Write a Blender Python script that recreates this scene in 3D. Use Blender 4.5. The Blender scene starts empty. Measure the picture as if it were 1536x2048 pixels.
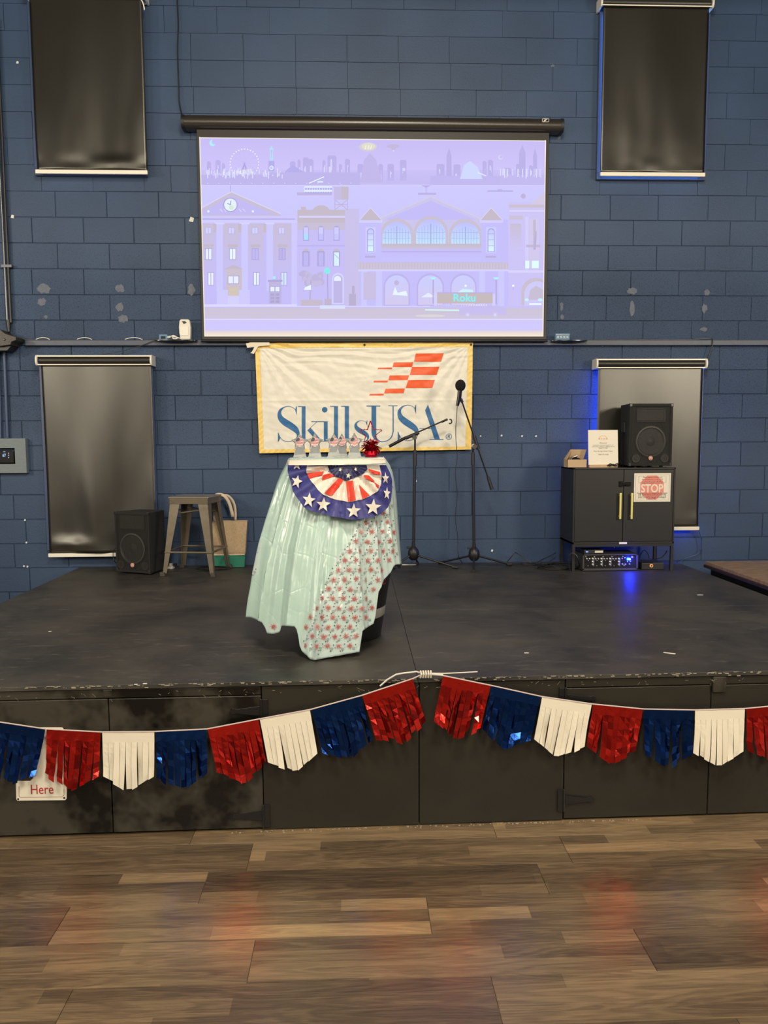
import bpy, bmesh, math, random
from math import sin, cos, pi, radians as R, sqrt, atan2, hypot
from mathutils import Vector, Matrix, noise, geometry
random.seed(7)
SC = bpy.context.scene
COL = SC.collection

# ---------------------------------------------------------------- camera
YAW, PIT, ROL, F = 0.03674164, 0.09091663, -0.00495957, 1540.4989
CAM = Vector((0.0, -6.3409169, 1.6697156))
_f = Vector((sin(YAW)*cos(PIT), cos(YAW)*cos(PIT), -sin(PIT)))
_r0 = Vector((cos(YAW), -sin(YAW), 0)); _u0 = _r0.cross(_f)
_r = cos(ROL)*_r0 + sin(ROL)*_u0; _u = -sin(ROL)*_r0 + cos(ROL)*_u0
cd = bpy.data.cameras.new('camera'); cam = bpy.data.objects.new('camera', cd); COL.objects.link(cam)
cd.sensor_fit = 'VERTICAL'; cd.sensor_height = 36.0; cd.lens = F*36/2048; cd.clip_start = 0.05; cd.clip_end = 100
mw = Matrix((_r, _u, -_f)).transposed().to_4x4(); mw.translation = CAM
cam.matrix_world = mw; SC.camera = cam
SC.view_settings.view_transform = 'Standard'; SC.view_settings.look = 'None'
SC.view_settings.gamma = 1; SC.view_settings.use_curve_mapping = False
SC.view_settings.exposure = 0.0

# ---------------------------------------------------------------- world and room lights
wd = bpy.data.worlds.new('world'); SC.world = wd; wd.use_nodes = True
wd.node_tree.nodes['Background'].inputs[0].default_value = (0.02, 0.02, 0.025, 1)
WARM = (1.0, 0.875, 0.69)
def area(name, loc, target, size, power, col=WARM, sy=None):
    ld = bpy.data.lights.new(name, 'AREA'); ld.energy = power; ld.color = col
    ld.shape = 'RECTANGLE'; ld.size = size; ld.size_y = sy or size
    o = bpy.data.objects.new(name, ld); COL.objects.link(o); o.location = loc
    o.rotation_euler = (Vector(target)-Vector(loc)).to_track_quat('-Z', 'Y').to_euler(); return o
area('lamp_left', (-5.3, -3.3, 3.3), (-1.0, 0, 1.8), 0.5, 75)
area('lamp_left', (-4.9, -6.6, 3.1), (-1.0, 0, 1.6), 1.6, 100)
area('lamp_right', (5.3, -6.0, 3.1), (1.0, 0, 1.6), 1.0, 160)
area('lamp_middle', (0.3, -5.6, 5.45), (0.2, -1.0, 0.8), 1.0, 300)
area('lamp_hall', (-1.8, -8.8, 4.4), (-0.5, -2.5, 0.5), 1.6, 130)
area('lamp_hall', (2.4, -8.8, 4.4), (0.8, -2.5, 0.5), 1.6, 130)

# ---------------------------------------------------------------- pixel helpers (photograph frame 1536x2048) -> places on real planes
def ray(px, py): return _f*F + _r*(px-768) - _u*(py-1024)
def W(px, py, d=0.0):
    q = ray(px, py); return CAM + q*((-d-CAM.y)/q.y)
def D(px, py, z=0.662):
    q = ray(px, py); return CAM + q*((z-CAM.z)/q.z)
def proj(p):
    v = Vector(p)-CAM; k = F/v.dot(_f); return 768+v.dot(_r)*k, 1024-v.dot(_u)*k

# ---------------------------------------------------------------- materials
def lin(c):
    if isinstance(c, str):
        c = [int(c[i:i+2], 16)/255 for i in (1, 3, 5)]
        c = [x/12.92 if x <= .04045 else ((x+.055)/1.055)**2.4 for x in c]
    return (c[0], c[1], c[2], 1.0)
def newmat(name):
    m = bpy.data.materials.new(name); m.use_nodes = True
    nt = m.node_tree; return m, nt, nt.nodes['Principled BSDF']
def mat(name, col, rough=.5, metal=0, bump=0, bscale=60, var=0, vscale=6, spec=.5, emit=None, estr=0, stretch=None, trans=0, sss=0, objvar=0, coat=0, alpha=1, bdist=.01):
    m, nt, b = newmat(name); N = nt.nodes; L = nt.links
    col = lin(col); b.inputs['Base Color'].default_value = col; b.inputs['Roughness'].default_value = rough
    b.inputs['Metallic'].default_value = metal; b.inputs['Specular IOR Level'].default_value = spec
    b.inputs['Transmission Weight'].default_value = trans; b.inputs['Coat Weight'].default_value = coat
    b.inputs['Alpha'].default_value = alpha
    if emit: b.inputs['Emission Color'].default_value = lin(emit); b.inputs['Emission Strength'].default_value = estr
    if bump or var or objvar:
        g = N.new('ShaderNodeNewGeometry'); src = g.outputs['Position']
        if stretch:
            mp = N.new('ShaderNodeMapping'); mp.inputs['Scale'].default_value = stretch; L.new(src, mp.inputs[0]); src = mp.outputs[0]
    if var or objvar:
        n = N.new('ShaderNodeTexNoise'); n.inputs['Scale'].default_value = vscale; n.inputs['Detail'].default_value = 6; n.inputs['Roughness'].default_value = .6
        L.new(src, n.inputs['Vector'])
        mr = N.new('ShaderNodeMapRange'); mr.inputs[1].default_value = .25; mr.inputs[2].default_value = .75
        mr.inputs[3].default_value = 1-var; mr.inputs[4].default_value = 1+var; L.new(n.outputs[0], mr.inputs[0]); fac = mr.outputs[0]
        if objvar:
            oi = N.new('ShaderNodeObjectInfo'); m2 = N.new('ShaderNodeMapRange'); m2.inputs[3].default_value = 1-objvar; m2.inputs[4].default_value = 1+objvar
            L.new(oi.outputs['Random'], m2.inputs[0]); mm = N.new('ShaderNodeMath'); mm.operation = 'MULTIPLY'; L.new(fac, mm.inputs[0]); L.new(m2.outputs[0], mm.inputs[1]); fac = mm.outputs[0]
        vm = N.new('ShaderNodeVectorMath'); vm.operation = 'SCALE'; vm.inputs[0].default_value = col[:3]; L.new(fac, vm.inputs['Scale']); L.new(vm.outputs[0], b.inputs['Base Color'])
    if bump:
        n = N.new('ShaderNodeTexNoise'); n.inputs['Scale'].default_value = bscale; n.inputs['Detail'].default_value = 5; L.new(src, n.inputs['Vector'])
        bp = N.new('ShaderNodeBump'); bp.inputs['Strength'].default_value = bump; bp.inputs['Distance'].default_value = bdist; L.new(n.outputs[0], bp.inputs['Height']); L.new(bp.outputs[0], b.inputs['Normal'])
    return m
def emis(name, col, s=1.0):
    m = bpy.data.materials.new(name); m.use_nodes = True; nt = m.node_tree; nt.nodes.clear()
    e = nt.nodes.new('ShaderNodeEmission'); o = nt.nodes.new('ShaderNodeOutputMaterial'); e.inputs[0].default_value = lin(col); e.inputs[1].default_value = s
    nt.links.new(e.outputs[0], o.inputs[0]); return m

def wall_material():
    m, nt, b = newmat('navy_block_paint'); N = nt.nodes; L = nt.links
    g = N.new('ShaderNodeNewGeometry'); sx = N.new('ShaderNodeSeparateXYZ'); L.new(g.outputs['Position'], sx.inputs[0])
    oi = N.new('ShaderNodeObjectInfo')
    n1 = N.new('ShaderNodeTexNoise'); n1.inputs['Scale'].default_value = 1.6; n1.inputs['Detail'].default_value = 5; L.new(g.outputs['Position'], n1.inputs['Vector'])
    n2 = N.new('ShaderNodeTexNoise'); n2.inputs['Scale'].default_value = 90; n2.inputs['Detail'].default_value = 4; n2.inputs['Roughness'].default_value = .7; L.new(g.outputs['Position'], n2.inputs['Vector'])
    # porous band: 1.5 m .. 3.1 m
    cr = N.new('ShaderNodeValToRGB'); e = cr.color_ramp.elements; e[0].position = 0; e[0].color = (.25,)*3+(1,); e[1].position = 1; e[1].color = (.12,)*3+(1,)
    for p, v in ((.26, .35), (.36, 1.0), (.52, 1.0), (.62, .3)):
        q = e.new(p); q.color = (v, v, v, 1)
    dv = N.new('ShaderNodeMath'); dv.operation = 'DIVIDE'; dv.inputs[1].default_value = 5.5; L.new(sx.outputs[2], dv.inputs[0]); L.new(dv.outputs[0], cr.inputs[0])
    pit = N.new('ShaderNodeMapRange'); pit.inputs[1].default_value = .34; pit.inputs[2].default_value = .47; pit.inputs[3].default_value = .3; pit.inputs[4].default_value = 1; L.new(n2.outputs[0], pit.inputs[0])
    mixp = N.new('ShaderNodeMix'); mixp.data_type = 'FLOAT'; mixp.inputs[2].default_value = 1; L.new(cr.outputs[0], mixp.inputs[0]); L.new(pit.outputs[0], mixp.inputs[3])
    v1 = N.new('ShaderNodeMapRange'); v1.inputs[1].default_value = .3; v1.inputs[2].default_value = .7; v1.inputs[3].default_value = .88; v1.inputs[4].default_value = 1.12; L.new(n1.outputs[0], v1.inputs[0])
    v2 = N.new('ShaderNodeMapRange'); v2.inputs[3].default_value = .96; v2.inputs[4].default_value = 1.04; L.new(oi.outputs['Random'], v2.inputs[0])
    a = N.new('ShaderNodeMath'); a.operation = 'MULTIPLY'; L.new(v1.outputs[0], a.inputs[0]); L.new(v2.outputs[0], a.inputs[1])
    a2 = N.new('ShaderNodeMath'); a2.operation = 'MULTIPLY'; L.new(a.outputs[0], a2.inputs[0]); L.new(mixp.outputs[0], a2.inputs[1])
    vm = N.new('ShaderNodeVectorMath'); vm.operation = 'SCALE'; vm.inputs[0].default_value = (0.040, 0.072, 0.140); L.new(a2.outputs[0], vm.inputs['Scale']); L.new(vm.outputs[0], b.inputs['Base Color'])
    b.inputs['Roughness'].default_value = .48; b.inputs['Specular IOR Level'].default_value = .35
    bs = N.new('ShaderNodeMath'); bs.operation = 'MULTIPLY'; bs.inputs[1].default_value = 1.0; L.new(cr.outputs[0], bs.inputs[0])
    bp = N.new('ShaderNodeBump'); bp.inputs['Distance'].default_value = .006; L.new(bs.outputs[0], bp.inputs['Strength']); L.new(n2.outputs[0], bp.inputs['Height']); L.new(bp.outputs[0], b.inputs['Normal'])
    return m
def deck_material():
    m, nt, b = newmat('scuffed_black_deck_paint'); N = nt.nodes; L = nt.links
    g = N.new('ShaderNodeNewGeometry')
    n1 = N.new('ShaderNodeTexNoise'); n1.inputs['Scale'].default_value = 2.2; n1.inputs['Detail'].default_value = 8; n1.inputs['Roughness'].default_value = .62; L.new(g.outputs['Position'], n1.inputs['Vector'])
    mp = N.new('ShaderNodeMapping'); mp.inputs['Scale'].default_value = (3, 14, 3); mp.inputs['Rotation'].default_value = (0, 0, .12); L.new(g.outputs['Position'], mp.inputs[0])
    n2 = N.new('ShaderNodeTexNoise'); n2.inputs['Scale'].default_value = 2.3; n2.inputs['Detail'].default_value = 9; n2.inputs['Roughness'].default_value = .75; L.new(mp.outputs[0], n2.inputs['Vector'])
    cr = N.new('ShaderNodeValToRGB'); e = cr.color_ramp.elements; e[0].position = .3; e[0].color = (.018, .0172, .016, 1); e[1].position = .72; e[1].color = (.070, .064, .053, 1); L.new(n1.outputs[0], cr.inputs[0])
    c2 = N.new('ShaderNodeValToRGB'); e = c2.color_ramp.elements; e[0].position = .57; e[0].color = (0, 0, 0, 1); e[1].position = .74; e[1].color = (.55, .55, .55, 1); L.new(n2.outputs[0], c2.inputs[0])
    mx = N.new('ShaderNodeMix'); mx.data_type = 'RGBA'; L.new(c2.outputs[0], mx.inputs[0]); L.new(cr.outputs[0], mx.inputs[6]); mx.inputs[7].default_value = (.21, .20, .175, 1)
    c3 = N.new('ShaderNodeMapRange'); c3.inputs[1].default_value = .28; c3.inputs[2].default_value = .36; c3.inputs[3].default_value = .35; c3.inputs[4].default_value = 1; L.new(n2.outputs[0], c3.inputs[0])
    vm = N.new('ShaderNodeVectorMath'); vm.operation = 'SCALE'; L.new(mx.outputs[2], vm.inputs[0]); L.new(c3.outputs[0], vm.inputs['Scale']); L.new(vm.outputs[0], b.inputs['Base Color'])
    rr = N.new('ShaderNodeMapRange'); rr.inputs[1].default_value = .3; rr.inputs[2].default_value = .7; rr.inputs[3].default_value = .40; rr.inputs[4].default_value = .56; L.new(n1.outputs[0], rr.inputs[0]); L.new(rr.outputs[0], b.inputs['Roughness'])
    bp = N.new('ShaderNodeBump'); bp.inputs['Strength'].default_value = .25; bp.inputs['Distance'].default_value = .004; L.new(n2.outputs[0], bp.inputs['Height']); L.new(bp.outputs[0], b.inputs['Normal'])
    return m
def plank_material():
    m, nt, b = newmat('multi_strip_vinyl_plank'); N = nt.nodes; L = nt.links
    g = N.new('ShaderNodeNewGeometry'); oi = N.new('ShaderNodeObjectInfo')
    off = N.new('ShaderNodeVectorMath'); off.operation = 'SCALE'; off.inputs[0].default_value = (37., 19., 11.); L.new(oi.outputs['Random'], off.inputs['Scale'])
    ad = N.new('ShaderNodeVectorMath'); ad.operation = 'ADD'; L.new(g.outputs['Position'], ad.inputs[0]); L.new(off.outputs[0], ad.inputs[1])
    mp = N.new('ShaderNodeMapping'); mp.inputs['Scale'].default_value = (.9, 9, 1); L.new(ad.outputs[0], mp.inputs[0])
    n1 = N.new('ShaderNodeTexNoise'); n1.inputs['Scale'].default_value = 1.5; n1.inputs['Detail'].default_value = 4; n1.inputs['Distortion'].default_value = .5; L.new(mp.outputs[0], n1.inputs['Vector'])
    mp2 = N.new('ShaderNodeMapping'); mp2.inputs['Scale'].default_value = (3.5, 90, 1); L.new(ad.outputs[0], mp2.inputs[0])
    n2 = N.new('ShaderNodeTexNoise'); n2.inputs['Scale'].default_value = 2; n2.inputs['Detail'].default_value = 6; n2.inputs['Roughness'].default_value = .7; L.new(mp2.outputs[0], n2.inputs['Vector'])
    # contour-like grain lines from the broad noise
    mu = N.new('ShaderNodeMath'); mu.operation = 'MULTIPLY'; mu.inputs[1].default_value = 62; L.new(n1.outputs[0], mu.inputs[0])
    sn = N.new('ShaderNodeMath'); sn.operation = 'SINE'; L.new(mu.outputs[0], sn.inputs[0])
    # strips inside a board: cells 0.42 x 0.07
    sx = N.new('ShaderNodeSeparateXYZ'); L.new(g.outputs['Position'], sx.inputs[0])
    def M(op, a_, b_=None, c=None):
        q = N.new('ShaderNodeMath'); q.operation = op
        for i, v in enumerate((a_, b_)):
            if v is None: continue
            if isinstance(v, (int, float)): q.inputs[i].default_value = v
            else: L.new(v, q.inputs[i])
        return q.outputs[0]
    row = M('FLOOR', M('DIVIDE', M('ADD', sx.outputs[1], 3.028), .0697))
    xo = M('ADD', sx.outputs[0], M('MULTIPLY', oi.outputs['Random'], 5.0))
    cel = M('FLOOR', M('DIVIDE', M('ADD', xo, M('MULTIPLY', row, .61)), .83))
    cb = N.new('ShaderNodeCombineXYZ'); L.new(cel, cb.inputs[0]); L.new(row, cb.inputs[1]); L.new(oi.outputs['Random'], cb.inputs[2])
    wn = N.new('ShaderNodeTexWhiteNoise'); L.new(cb.outputs[0], wn.inputs[0])
    tone = M('ADD', M('MULTIPLY', M('POWER', wn.outputs[0], 4.0), .30), M('ADD', M('MULTIPLY', oi.outputs['Random'], .26), M('MULTIPLY', n1.outputs[0], .42)))
    tone = M('ADD', tone, M('ADD', M('MULTIPLY', sn.outputs[0], .055), M('MULTIPLY', M('SUBTRACT', n2.outputs[0], .5), .5)))
    cr = N.new('ShaderNodeValToRGB'); e = cr.color_ramp.elements
    e[0].position = .12; e[0].color = lin('#3b3126'); e[1].position = .98; e[1].color = lin('#b99d70')
    for p, c in ((.33, '#5a4b39'), (.5, '#75634b'), (.7, '#90795a')):
        q = e.new(p); q.color = lin(c)
    L.new(tone, cr.inputs[0]); L.new(cr.outputs[0], b.inputs['Base Color'])
    b.inputs['Roughness'].default_value = .32; b.inputs['Specular IOR Level'].default_value = .6
    bp = N.new('ShaderNodeBump'); bp.inputs['Strength'].default_value = .06; bp.inputs['Distance'].default_value = .002; L.new(n2.outputs[0], bp.inputs['Height']); L.new(bp.outputs[0], b.inputs['Normal'])
    return m

WALL = wall_material(); DECK = deck_material(); PLANK = plank_material()
TRIMB = mat('navy_trim_paint', (.050, .078, .16), .4, var=.08, bump=.1)
BLACKM = mat('black_matte_metal', (.012, .012, .013), .42, var=.1)
BLACKP = mat('black_plastic', (.014, .014, .015), .45, bump=.2, bscale=300)
BLACKG = mat('black_gloss', (.01, .01, .011), .22)
FACEU = mat('even_black_front_paint', (.024, .0225, .0175), .32, var=.22, vscale=2.5, bump=.18, bscale=14, spec=.45)
FACE = mat('scuffed_black_front_paint', (.026, .024, .0185), .30, var=.85, vscale=4, bump=.18, bscale=14, spec=.45)
for n_ in FACE.node_tree.nodes:
    if n_.type == 'MAP_RANGE': n_.inputs[1].default_value = .40; n_.inputs[2].default_value = .60
    if n_.type == 'TEX_NOISE' and abs(n_.inputs['Scale'].default_value-4) < .1: n_.inputs['Scale'].default_value = 5.5; n_.inputs['Detail'].default_value = 3
WHITEP = mat('white_plastic', (.72, .70, .63), .4)
WHITES = mat('white_satin_bar', (.85, .82, .72), .35)
CHROME = mat('chrome', (.7, .7, .7), .18, 1)
GREYM = mat('grey_metal', (.28, .28, .29), .35, .8)

# ---------------------------------------------------------------- mesh helpers
ORG = {}
class MB:
    def __init__(s): s.v = []; s.f = []; s.m = []; s.mi = 0
    def add(s, vs, fs):
        n = len(s.v); s.v += [tuple(v) for v in vs]; s.f += [tuple(i+n for i in f) for f in fs]; s.m += [s.mi]*len(fs); return s
    def box(s, x0, x1, y0, y1, z0, z1, T=None):
        vs = [Vector((x, y, z)) for x in (x0, x1) for y in (y0, y1) for z in (z0, z1)]
        if T: vs = [T @ v for v in vs]
        return s.add(vs, [(0, 1, 3, 2), (4, 6, 7, 5), (0, 4, 5, 1), (2, 3, 7, 6), (0, 2, 6, 4), (1, 5, 7, 3)])
    def hexa(s, b, t):   # bottom quad, top quad (same winding)
        return s.add(list(b)+list(t), [(3, 2, 1, 0), (4, 5, 6, 7)]+[(i, (i+1) % 4, 4+(i+1) % 4, 4+i) for i in range(4)])
    def tube(s, pts, r, n=8, cap=True):
        pts = [Vector(p) for p in pts]; rs = r if isinstance(r, (list, tuple)) else [r]*len(pts)
        rings = []; prev = None
        for i, p in enumerate(pts):
            t = (pts[min(i+1, len(pts)-1)]-pts[max(i-1, 0)]).normalized()
            if prev is None:
                a = Vector((0, 0, 1)) if abs(t.z) < .9 else Vector((1, 0, 0))
                a = (a-t*a.dot(t)).normalized()
            else: a = (prev-t*prev.dot(t)).normalized()
            prev = a; b = t.cross(a)
            rings.append([p+(a*cos(2*pi*k/n)+b*sin(2*pi*k/n))*rs[i] for k in range(n)])
        vs = [v for q in rings for v in q]; fs = []
        for i in range(len(pts)-1):
            for k in range(n): fs.append((i*n+k, i*n+(k+1) % n, (i+1)*n+(k+1) % n, (i+1)*n+k))
        if cap: fs.append(tuple(reversed(range(n)))); fs.append(tuple((len(pts)-1)*n+k for k in range(n)))
        return s.add(vs, fs)
    def lathe(s, prof, c=(0, 0, 0), n=24, axis='z', T=None):
        vs = []; c = Vector(c)
        for r_, h in prof:
            for k in range(n):
                a = 2*pi*k/n
                p = Vector((r_*cos(a), r_*sin(a), h)) if axis == 'z' else (Vector((r_*cos(a), -h, r_*sin(a))) if axis == 'y' else Vector((h, r_*cos(a), r_*sin(a))))
                p = p+c; vs.append(T @ p if T else p)
        fs = []
        for i in range(len(prof)-1):
            for k in range(n): fs.append((i*n+k, i*n+(k+1) % n, (i+1)*n+(k+1) % n, (i+1)*n+k))
        if prof[0][0] > 1e-5: fs.append(tuple(reversed(range(n))))
        if prof[-1][0] > 1e-5: fs.append(tuple((len(prof)-1)*n+k for k in range(n)))
        return s.add(vs, fs)
    def ball(s, c, r, n=16, sx=1, sy=1, sz=1):
        m = n//2
        return s.lathe([(r*sin(pi*i/m)*1.0+1e-6*0, -r*cos(pi*i/m)*sz) for i in range(m+1)], c, n) if sx == sy == 1 else s.add(
            [Vector(c)+Vector((r*sx*sin(pi*i/m)*cos(2*pi*k/n), r*sy*sin(pi*i/m)*sin(2*pi*k/n), -r*sz*cos(pi*i/m))) for i in range(m+1) for k in range(n)],
            [(i*n+k, i*n+(k+1) % n, (i+1)*n+(k+1) % n, (i+1)*n+k) for i in range(m) for k in range(n)])
    def prism(s, poly, y0, y1, T=None):   # poly in (x,z), extruded along y
        n = len(poly); vs = [Vector((p[0], y0, p[1])) for p in poly]+[Vector((p[0], y1, p[1])) for p in poly]
        if T: vs = [T @ v for v in vs]
        return s.add(vs, [tuple(range(n)), tuple(reversed(range(n, 2*n)))]+[(i, n+i, n+(i+1) % n, (i+1) % n) for i in range(n)])
    def flat(s, poly3): return s.add(poly3, [tuple(range(len(poly3)))])
def finish(o, parent=None, label=None):
    COL.objects.link(o)
    if parent: o.parent = parent
    if label: o['label'] = label
    return o
def build(name, mb, mats, parent=None, smooth=False, bevel=0, label=None, org=None, kind=None, solid=0, sub=0):
    me = bpy.data.meshes.new(name); po = ORG.get(parent.name, Vector()) if parent else Vector()
    o0 = Vector(org) if org is not None else po
    me.from_pydata([Vector(v)-o0 for v in mb.v], [], mb.f)
    if not isinstance(mats, (list, tuple)): mats = [mats]
    for m in mats: me.materials.append(m)
    for p, i in zip(me.polygons, mb.m): p.material_index = min(i, len(mats)-1)
    bm = bmesh.new(); bm.from_mesh(me); bmesh.ops.recalc_face_normals(bm, faces=bm.faces); bm.to_mesh(me); bm.free()
    o = bpy.data.objects.new(name, me)
    if smooth:
        for p in me.polygons: p.use_smooth = True
        try: me.set_sharp_from_angle(angle=R(40))
        except Exception: pass
    if solid:
        q = o.modifiers.new('solid', 'SOLIDIFY'); q.thickness = solid; q.offset = 0
    if bevel:
        q = o.modifiers.new('bevel', 'BEVEL'); q.width = bevel; q.segments = 2; q.limit_method = 'ANGLE'; q.angle_limit = R(40)
    if sub:
        q = o.modifiers.new('sub', 'SUBSURF'); q.levels = q.render_levels = sub
    finish(o, parent, label)
    o.location = o0-po; ORG[o.name] = o0
    if kind: o['kind'] = kind
    return o
def thing(name, label, cat, org=(0, 0, 0), group=None, kind=None, rotz=None):
    o = bpy.data.objects.new(name, None); o.empty_display_size = .1; COL.objects.link(o); o.location = org
    if rotz is not None: o.rotation_euler = (0, 0, rotz); ORG[o.name] = Vector((0, 0, 0))
    else: ORG[o.name] = Vector(org)
    if label: o['label'] = label
    if cat: o['category'] = cat
    if group: o['group'] = group
    if kind: o['kind'] = kind
    return o
def tag(o, label, cat, group=None):
    o['label'] = label; o['category'] = cat
    if group: o['group'] = group
    return o
def text_geo(body, size, bold=0.0, align='CENTER', space=1.0):
    cu = bpy.data.curves.new('t', 'FONT'); cu.body = body; cu.size = size; cu.align_x = align; cu.offset = bold; cu.resolution_u = 3; cu.space_line = space
    ob = bpy.data.objects.new('t', cu); COL.objects.link(ob); bpy.context.view_layer.update()
    me = bpy.data.meshes.new_from_object(ob.evaluated_get(bpy.context.evaluated_depsgraph_get()))
    vs = [v.co.copy() for v in me.vertices]; fs = [tuple(p.vertices) for p in me.polygons]
    bpy.data.objects.remove(ob); bpy.data.curves.remove(cu); bpy.data.meshes.remove(me); return vs, fs
def text_on(mb, body, size, x, y, z, bold=0, T=None, sx=1.0, align='CENTER', space=1.0):   # facing -y
    vs, fs = text_geo(body, size, bold, align, space)
    vs = [Vector((x+v.x*sx, y, z+v.y)) for v in vs]
    if T: vs = [T @ v for v in vs]
    mb.add(vs, fs)
def star(cx, cz, r, r2=.4, rot=0, n=5):
    return [(cx+(r if k % 2 == 0 else r*r2)*sin(pi*k/n+rot), cz+(r if k % 2 == 0 else r*r2)*cos(pi*k/n+rot)) for k in range(2*n)]
def tess(poly):
    return geometry.tessellate_polygon([[Vector((p[0], p[1], 0)) for p in poly]])
def drape(mb, poly, fn, step=None):
    """poly: 2D list; triangulated, cut on a grid of size step, mapped through fn(x,y)->3D"""
    bm = bmesh.new(); vs = [bm.verts.new((p[0], p[1], 0)) for p in poly]
    for t in tess(poly):
        try: bm.faces.new([vs[i] for i in t])
        except ValueError: pass
    if step:
        xs = [p[0] for p in poly]; ys = [p[1] for p in poly]
        for ax, lo, hi in ((0, min(xs), max(xs)), (1, min(ys), max(ys))):
            k = math.floor(lo/step)+1
            while k*step < hi:
                co = [0, 0, 0]; no = [0, 0, 0]; co[ax] = k*step; no[ax] = 1
                bmesh.ops.bisect_plane(bm, geom=bm.verts[:]+bm.edges[:]+bm.faces[:], plane_co=co, plane_no=no); k += 1
    bm.verts.index_update()
    mb.add([fn(v.co.x, v.co.y) for v in bm.verts], [tuple(v.index for v in f.verts) for f in bm.faces]); bm.free()

# ================================================================ SETTING
XL, XR, YB, ZT = -5.6, 6.2, -10.5, 5.55
def struct(name, mb, m, **k): return build(name, mb, m, kind='structure', **k)
wall = struct('wall_back', MB().box(XL, XR, .007, .25, 0, ZT), WALL)
HALL = mat('pale_hall_paint', (.45, .42, .36), .7)
struct('wall_left', MB().box(XL-.15, XL, YB, .25, 0, ZT), TRIMB)
struct('wall_right', MB().box(XR, XR+.15, YB, .25, 0, ZT), TRIMB)
struct('wall_front', MB().box(XL, XR, YB-.15, YB, 0, ZT), HALL)
struct('ceiling', MB().box(XL-.15, XR+.15, YB-.15, .25, ZT, ZT+.12), mat('dark_ceiling', (.03, .03, .035), .8))
struct('trim_1', MB().box(XL, XR, -1.2, .005, 5.18, ZT), mat('dark_soffit', (.02, .025, .04), .7))  # unseen soffit, deepened so its shadow darkens the top of the wall
fl = struct('floor', MB().box(XL, XR, YB, .25, -.12, -.004), PLANK)

# ---- concrete blocks
Z8 = 2.2485; CH = .199
ROWJ = {13: [(1004.7, 45), (539, 45)], 12: [(591, 95), (898.5, 100), (1052, 100), (1154.6, 100)], 11: [(901.6, 155), (1003.8, 155)],
 10: [(387.3, 200), (593, 200), (801, 205), (952, 205), (1152.5, 205)], 9: [(1100, 255)], 8: [(1150.5, 310)],
 7: [(83, 370), (288.5, 370), (342, 370), (1101, 378), (1199, 378), (1395, 378)], 6: [(110.7, 410), (213.3, 410), (317, 410), (1121.6, 418), (1220, 418), (1316, 418), (1415.5, 418), (1511, 418)],
 5: [(64, 460), (167, 460), (268, 460), (1267, 467), (1363.5, 467), (1460, 467)], 4: [(115.4, 515), (218.8, 515), (1118.6, 520), (1216.6, 520), (1313, 520), (1409.6, 520), (1504.6, 520)],
 3: [(64, 565), (168, 565), (269, 565), (372, 565), (1164.6, 570), (1261.7, 570), (1357.6, 570), (1451, 570)], 2: [(119, 615), (220, 615), (1212, 618), (1309, 618), (1405, 618)],
 1: [(69.7, 665), (168, 665), (269, 665), (1188.4, 665), (1285.5, 665), (1382, 665), (1476.4, 665)], 0: [(39.7, 715), (349, 715), (452, 715), (1000, 715), (1145.6, 715), (1439, 715)],
 -1: [(38, 765), (402, 765), (504.3, 765), (1096, 765), (1438, 765)], -2: [(19.8, 815), (350.5, 815), (455, 815), (1043.4, 815), (1143.4, 815), (1484, 815)],
 -3: [(44, 865), (404.4, 865), (504.3, 865), (1092.8, 865), (1434, 865), (1530, 865)], -4: [(353, 914), (456.5, 914), (1043, 910), (1142, 910), (1481, 910)],
 -5: [(405.5, 962), (507, 962), (798, 960), (898, 960), (1094, 960), (1433.5, 955)], -6: [(27.5, 1014), (456, 1010), (846, 1005), (1041, 1005), (1479.3, 1000)],
 -7: [(52, 1062), (507.7, 1060), (898, 1053), (993, 1053), (1090.6, 1053), (1430, 1050)], -8: [(29.7, 1115), (456, 1108), (1042, 1100), (1402, 1100), (1498, 1100)],
 -9: [(60, 1160), (1450, 1140)]}
bl_cache = {}
def block_mesh(w, h, c):
    k = (round(w, 3), round(h, 3), c)
    if k in bl_cache: return bl_cache[k]
    a, b = w/2, h/2; mb = MB()
    e = .0012 if c > .003 else .0005
    P = [(-a+e, .0075, -b+e), (a-e, .0075, -b+e), (a-e, .0075, b-e), (-a+e, .0075, b-e)]
    Q = [(-a+e+c*.4, .002, -b+e+c*.4), (a-e-c*.4, .002, -b+e+c*.4), (a-e-c*.4, .002, b-e-c*.4), (-a+e+c*.4, .002, b-e-c*.4)]
    S = [(-a+c, 0, -b+c), (a-c, 0, -b+c), (a-c, 0, b-c), (-a+c, 0, b-c)]
    fs = [(i, (i+1) % 4, 4+(i+1) % 4, 4+i) for i in range(4)]+[(4+i, 4+(i+1) % 4, 8+(i+1) % 4, 8+i) for i in range(4)]+[(8, 9, 10, 11)]
    me = bpy.data.meshes.new('block'); me.from_pydata(P+Q+S, [], fs); me.materials.append(WALL); me.update()
    bm = bmesh.new(); bm.from_mesh(me); bmesh.ops.recalc_face_normals(bm, faces=bm.faces)
    if bm.faces[-1].normal.y > 0: bmesh.ops.reverse_faces(bm, faces=bm.faces)
    bm.to_mesh(me); bm.free()
    bl_cache[k] = me; return me
HIDE = [(-1.2, 1.5, 2.53, 4.12), (-2.42, -1.62, .82, 2.3), (-2.42, -1.62, 3.8, 5.1), (1.98, 2.78, .98, 2.28), (1.98, 2.78, 3.82, 5.1), (-2.1, 2.6, 0, .6)]
nb = 0
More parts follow.
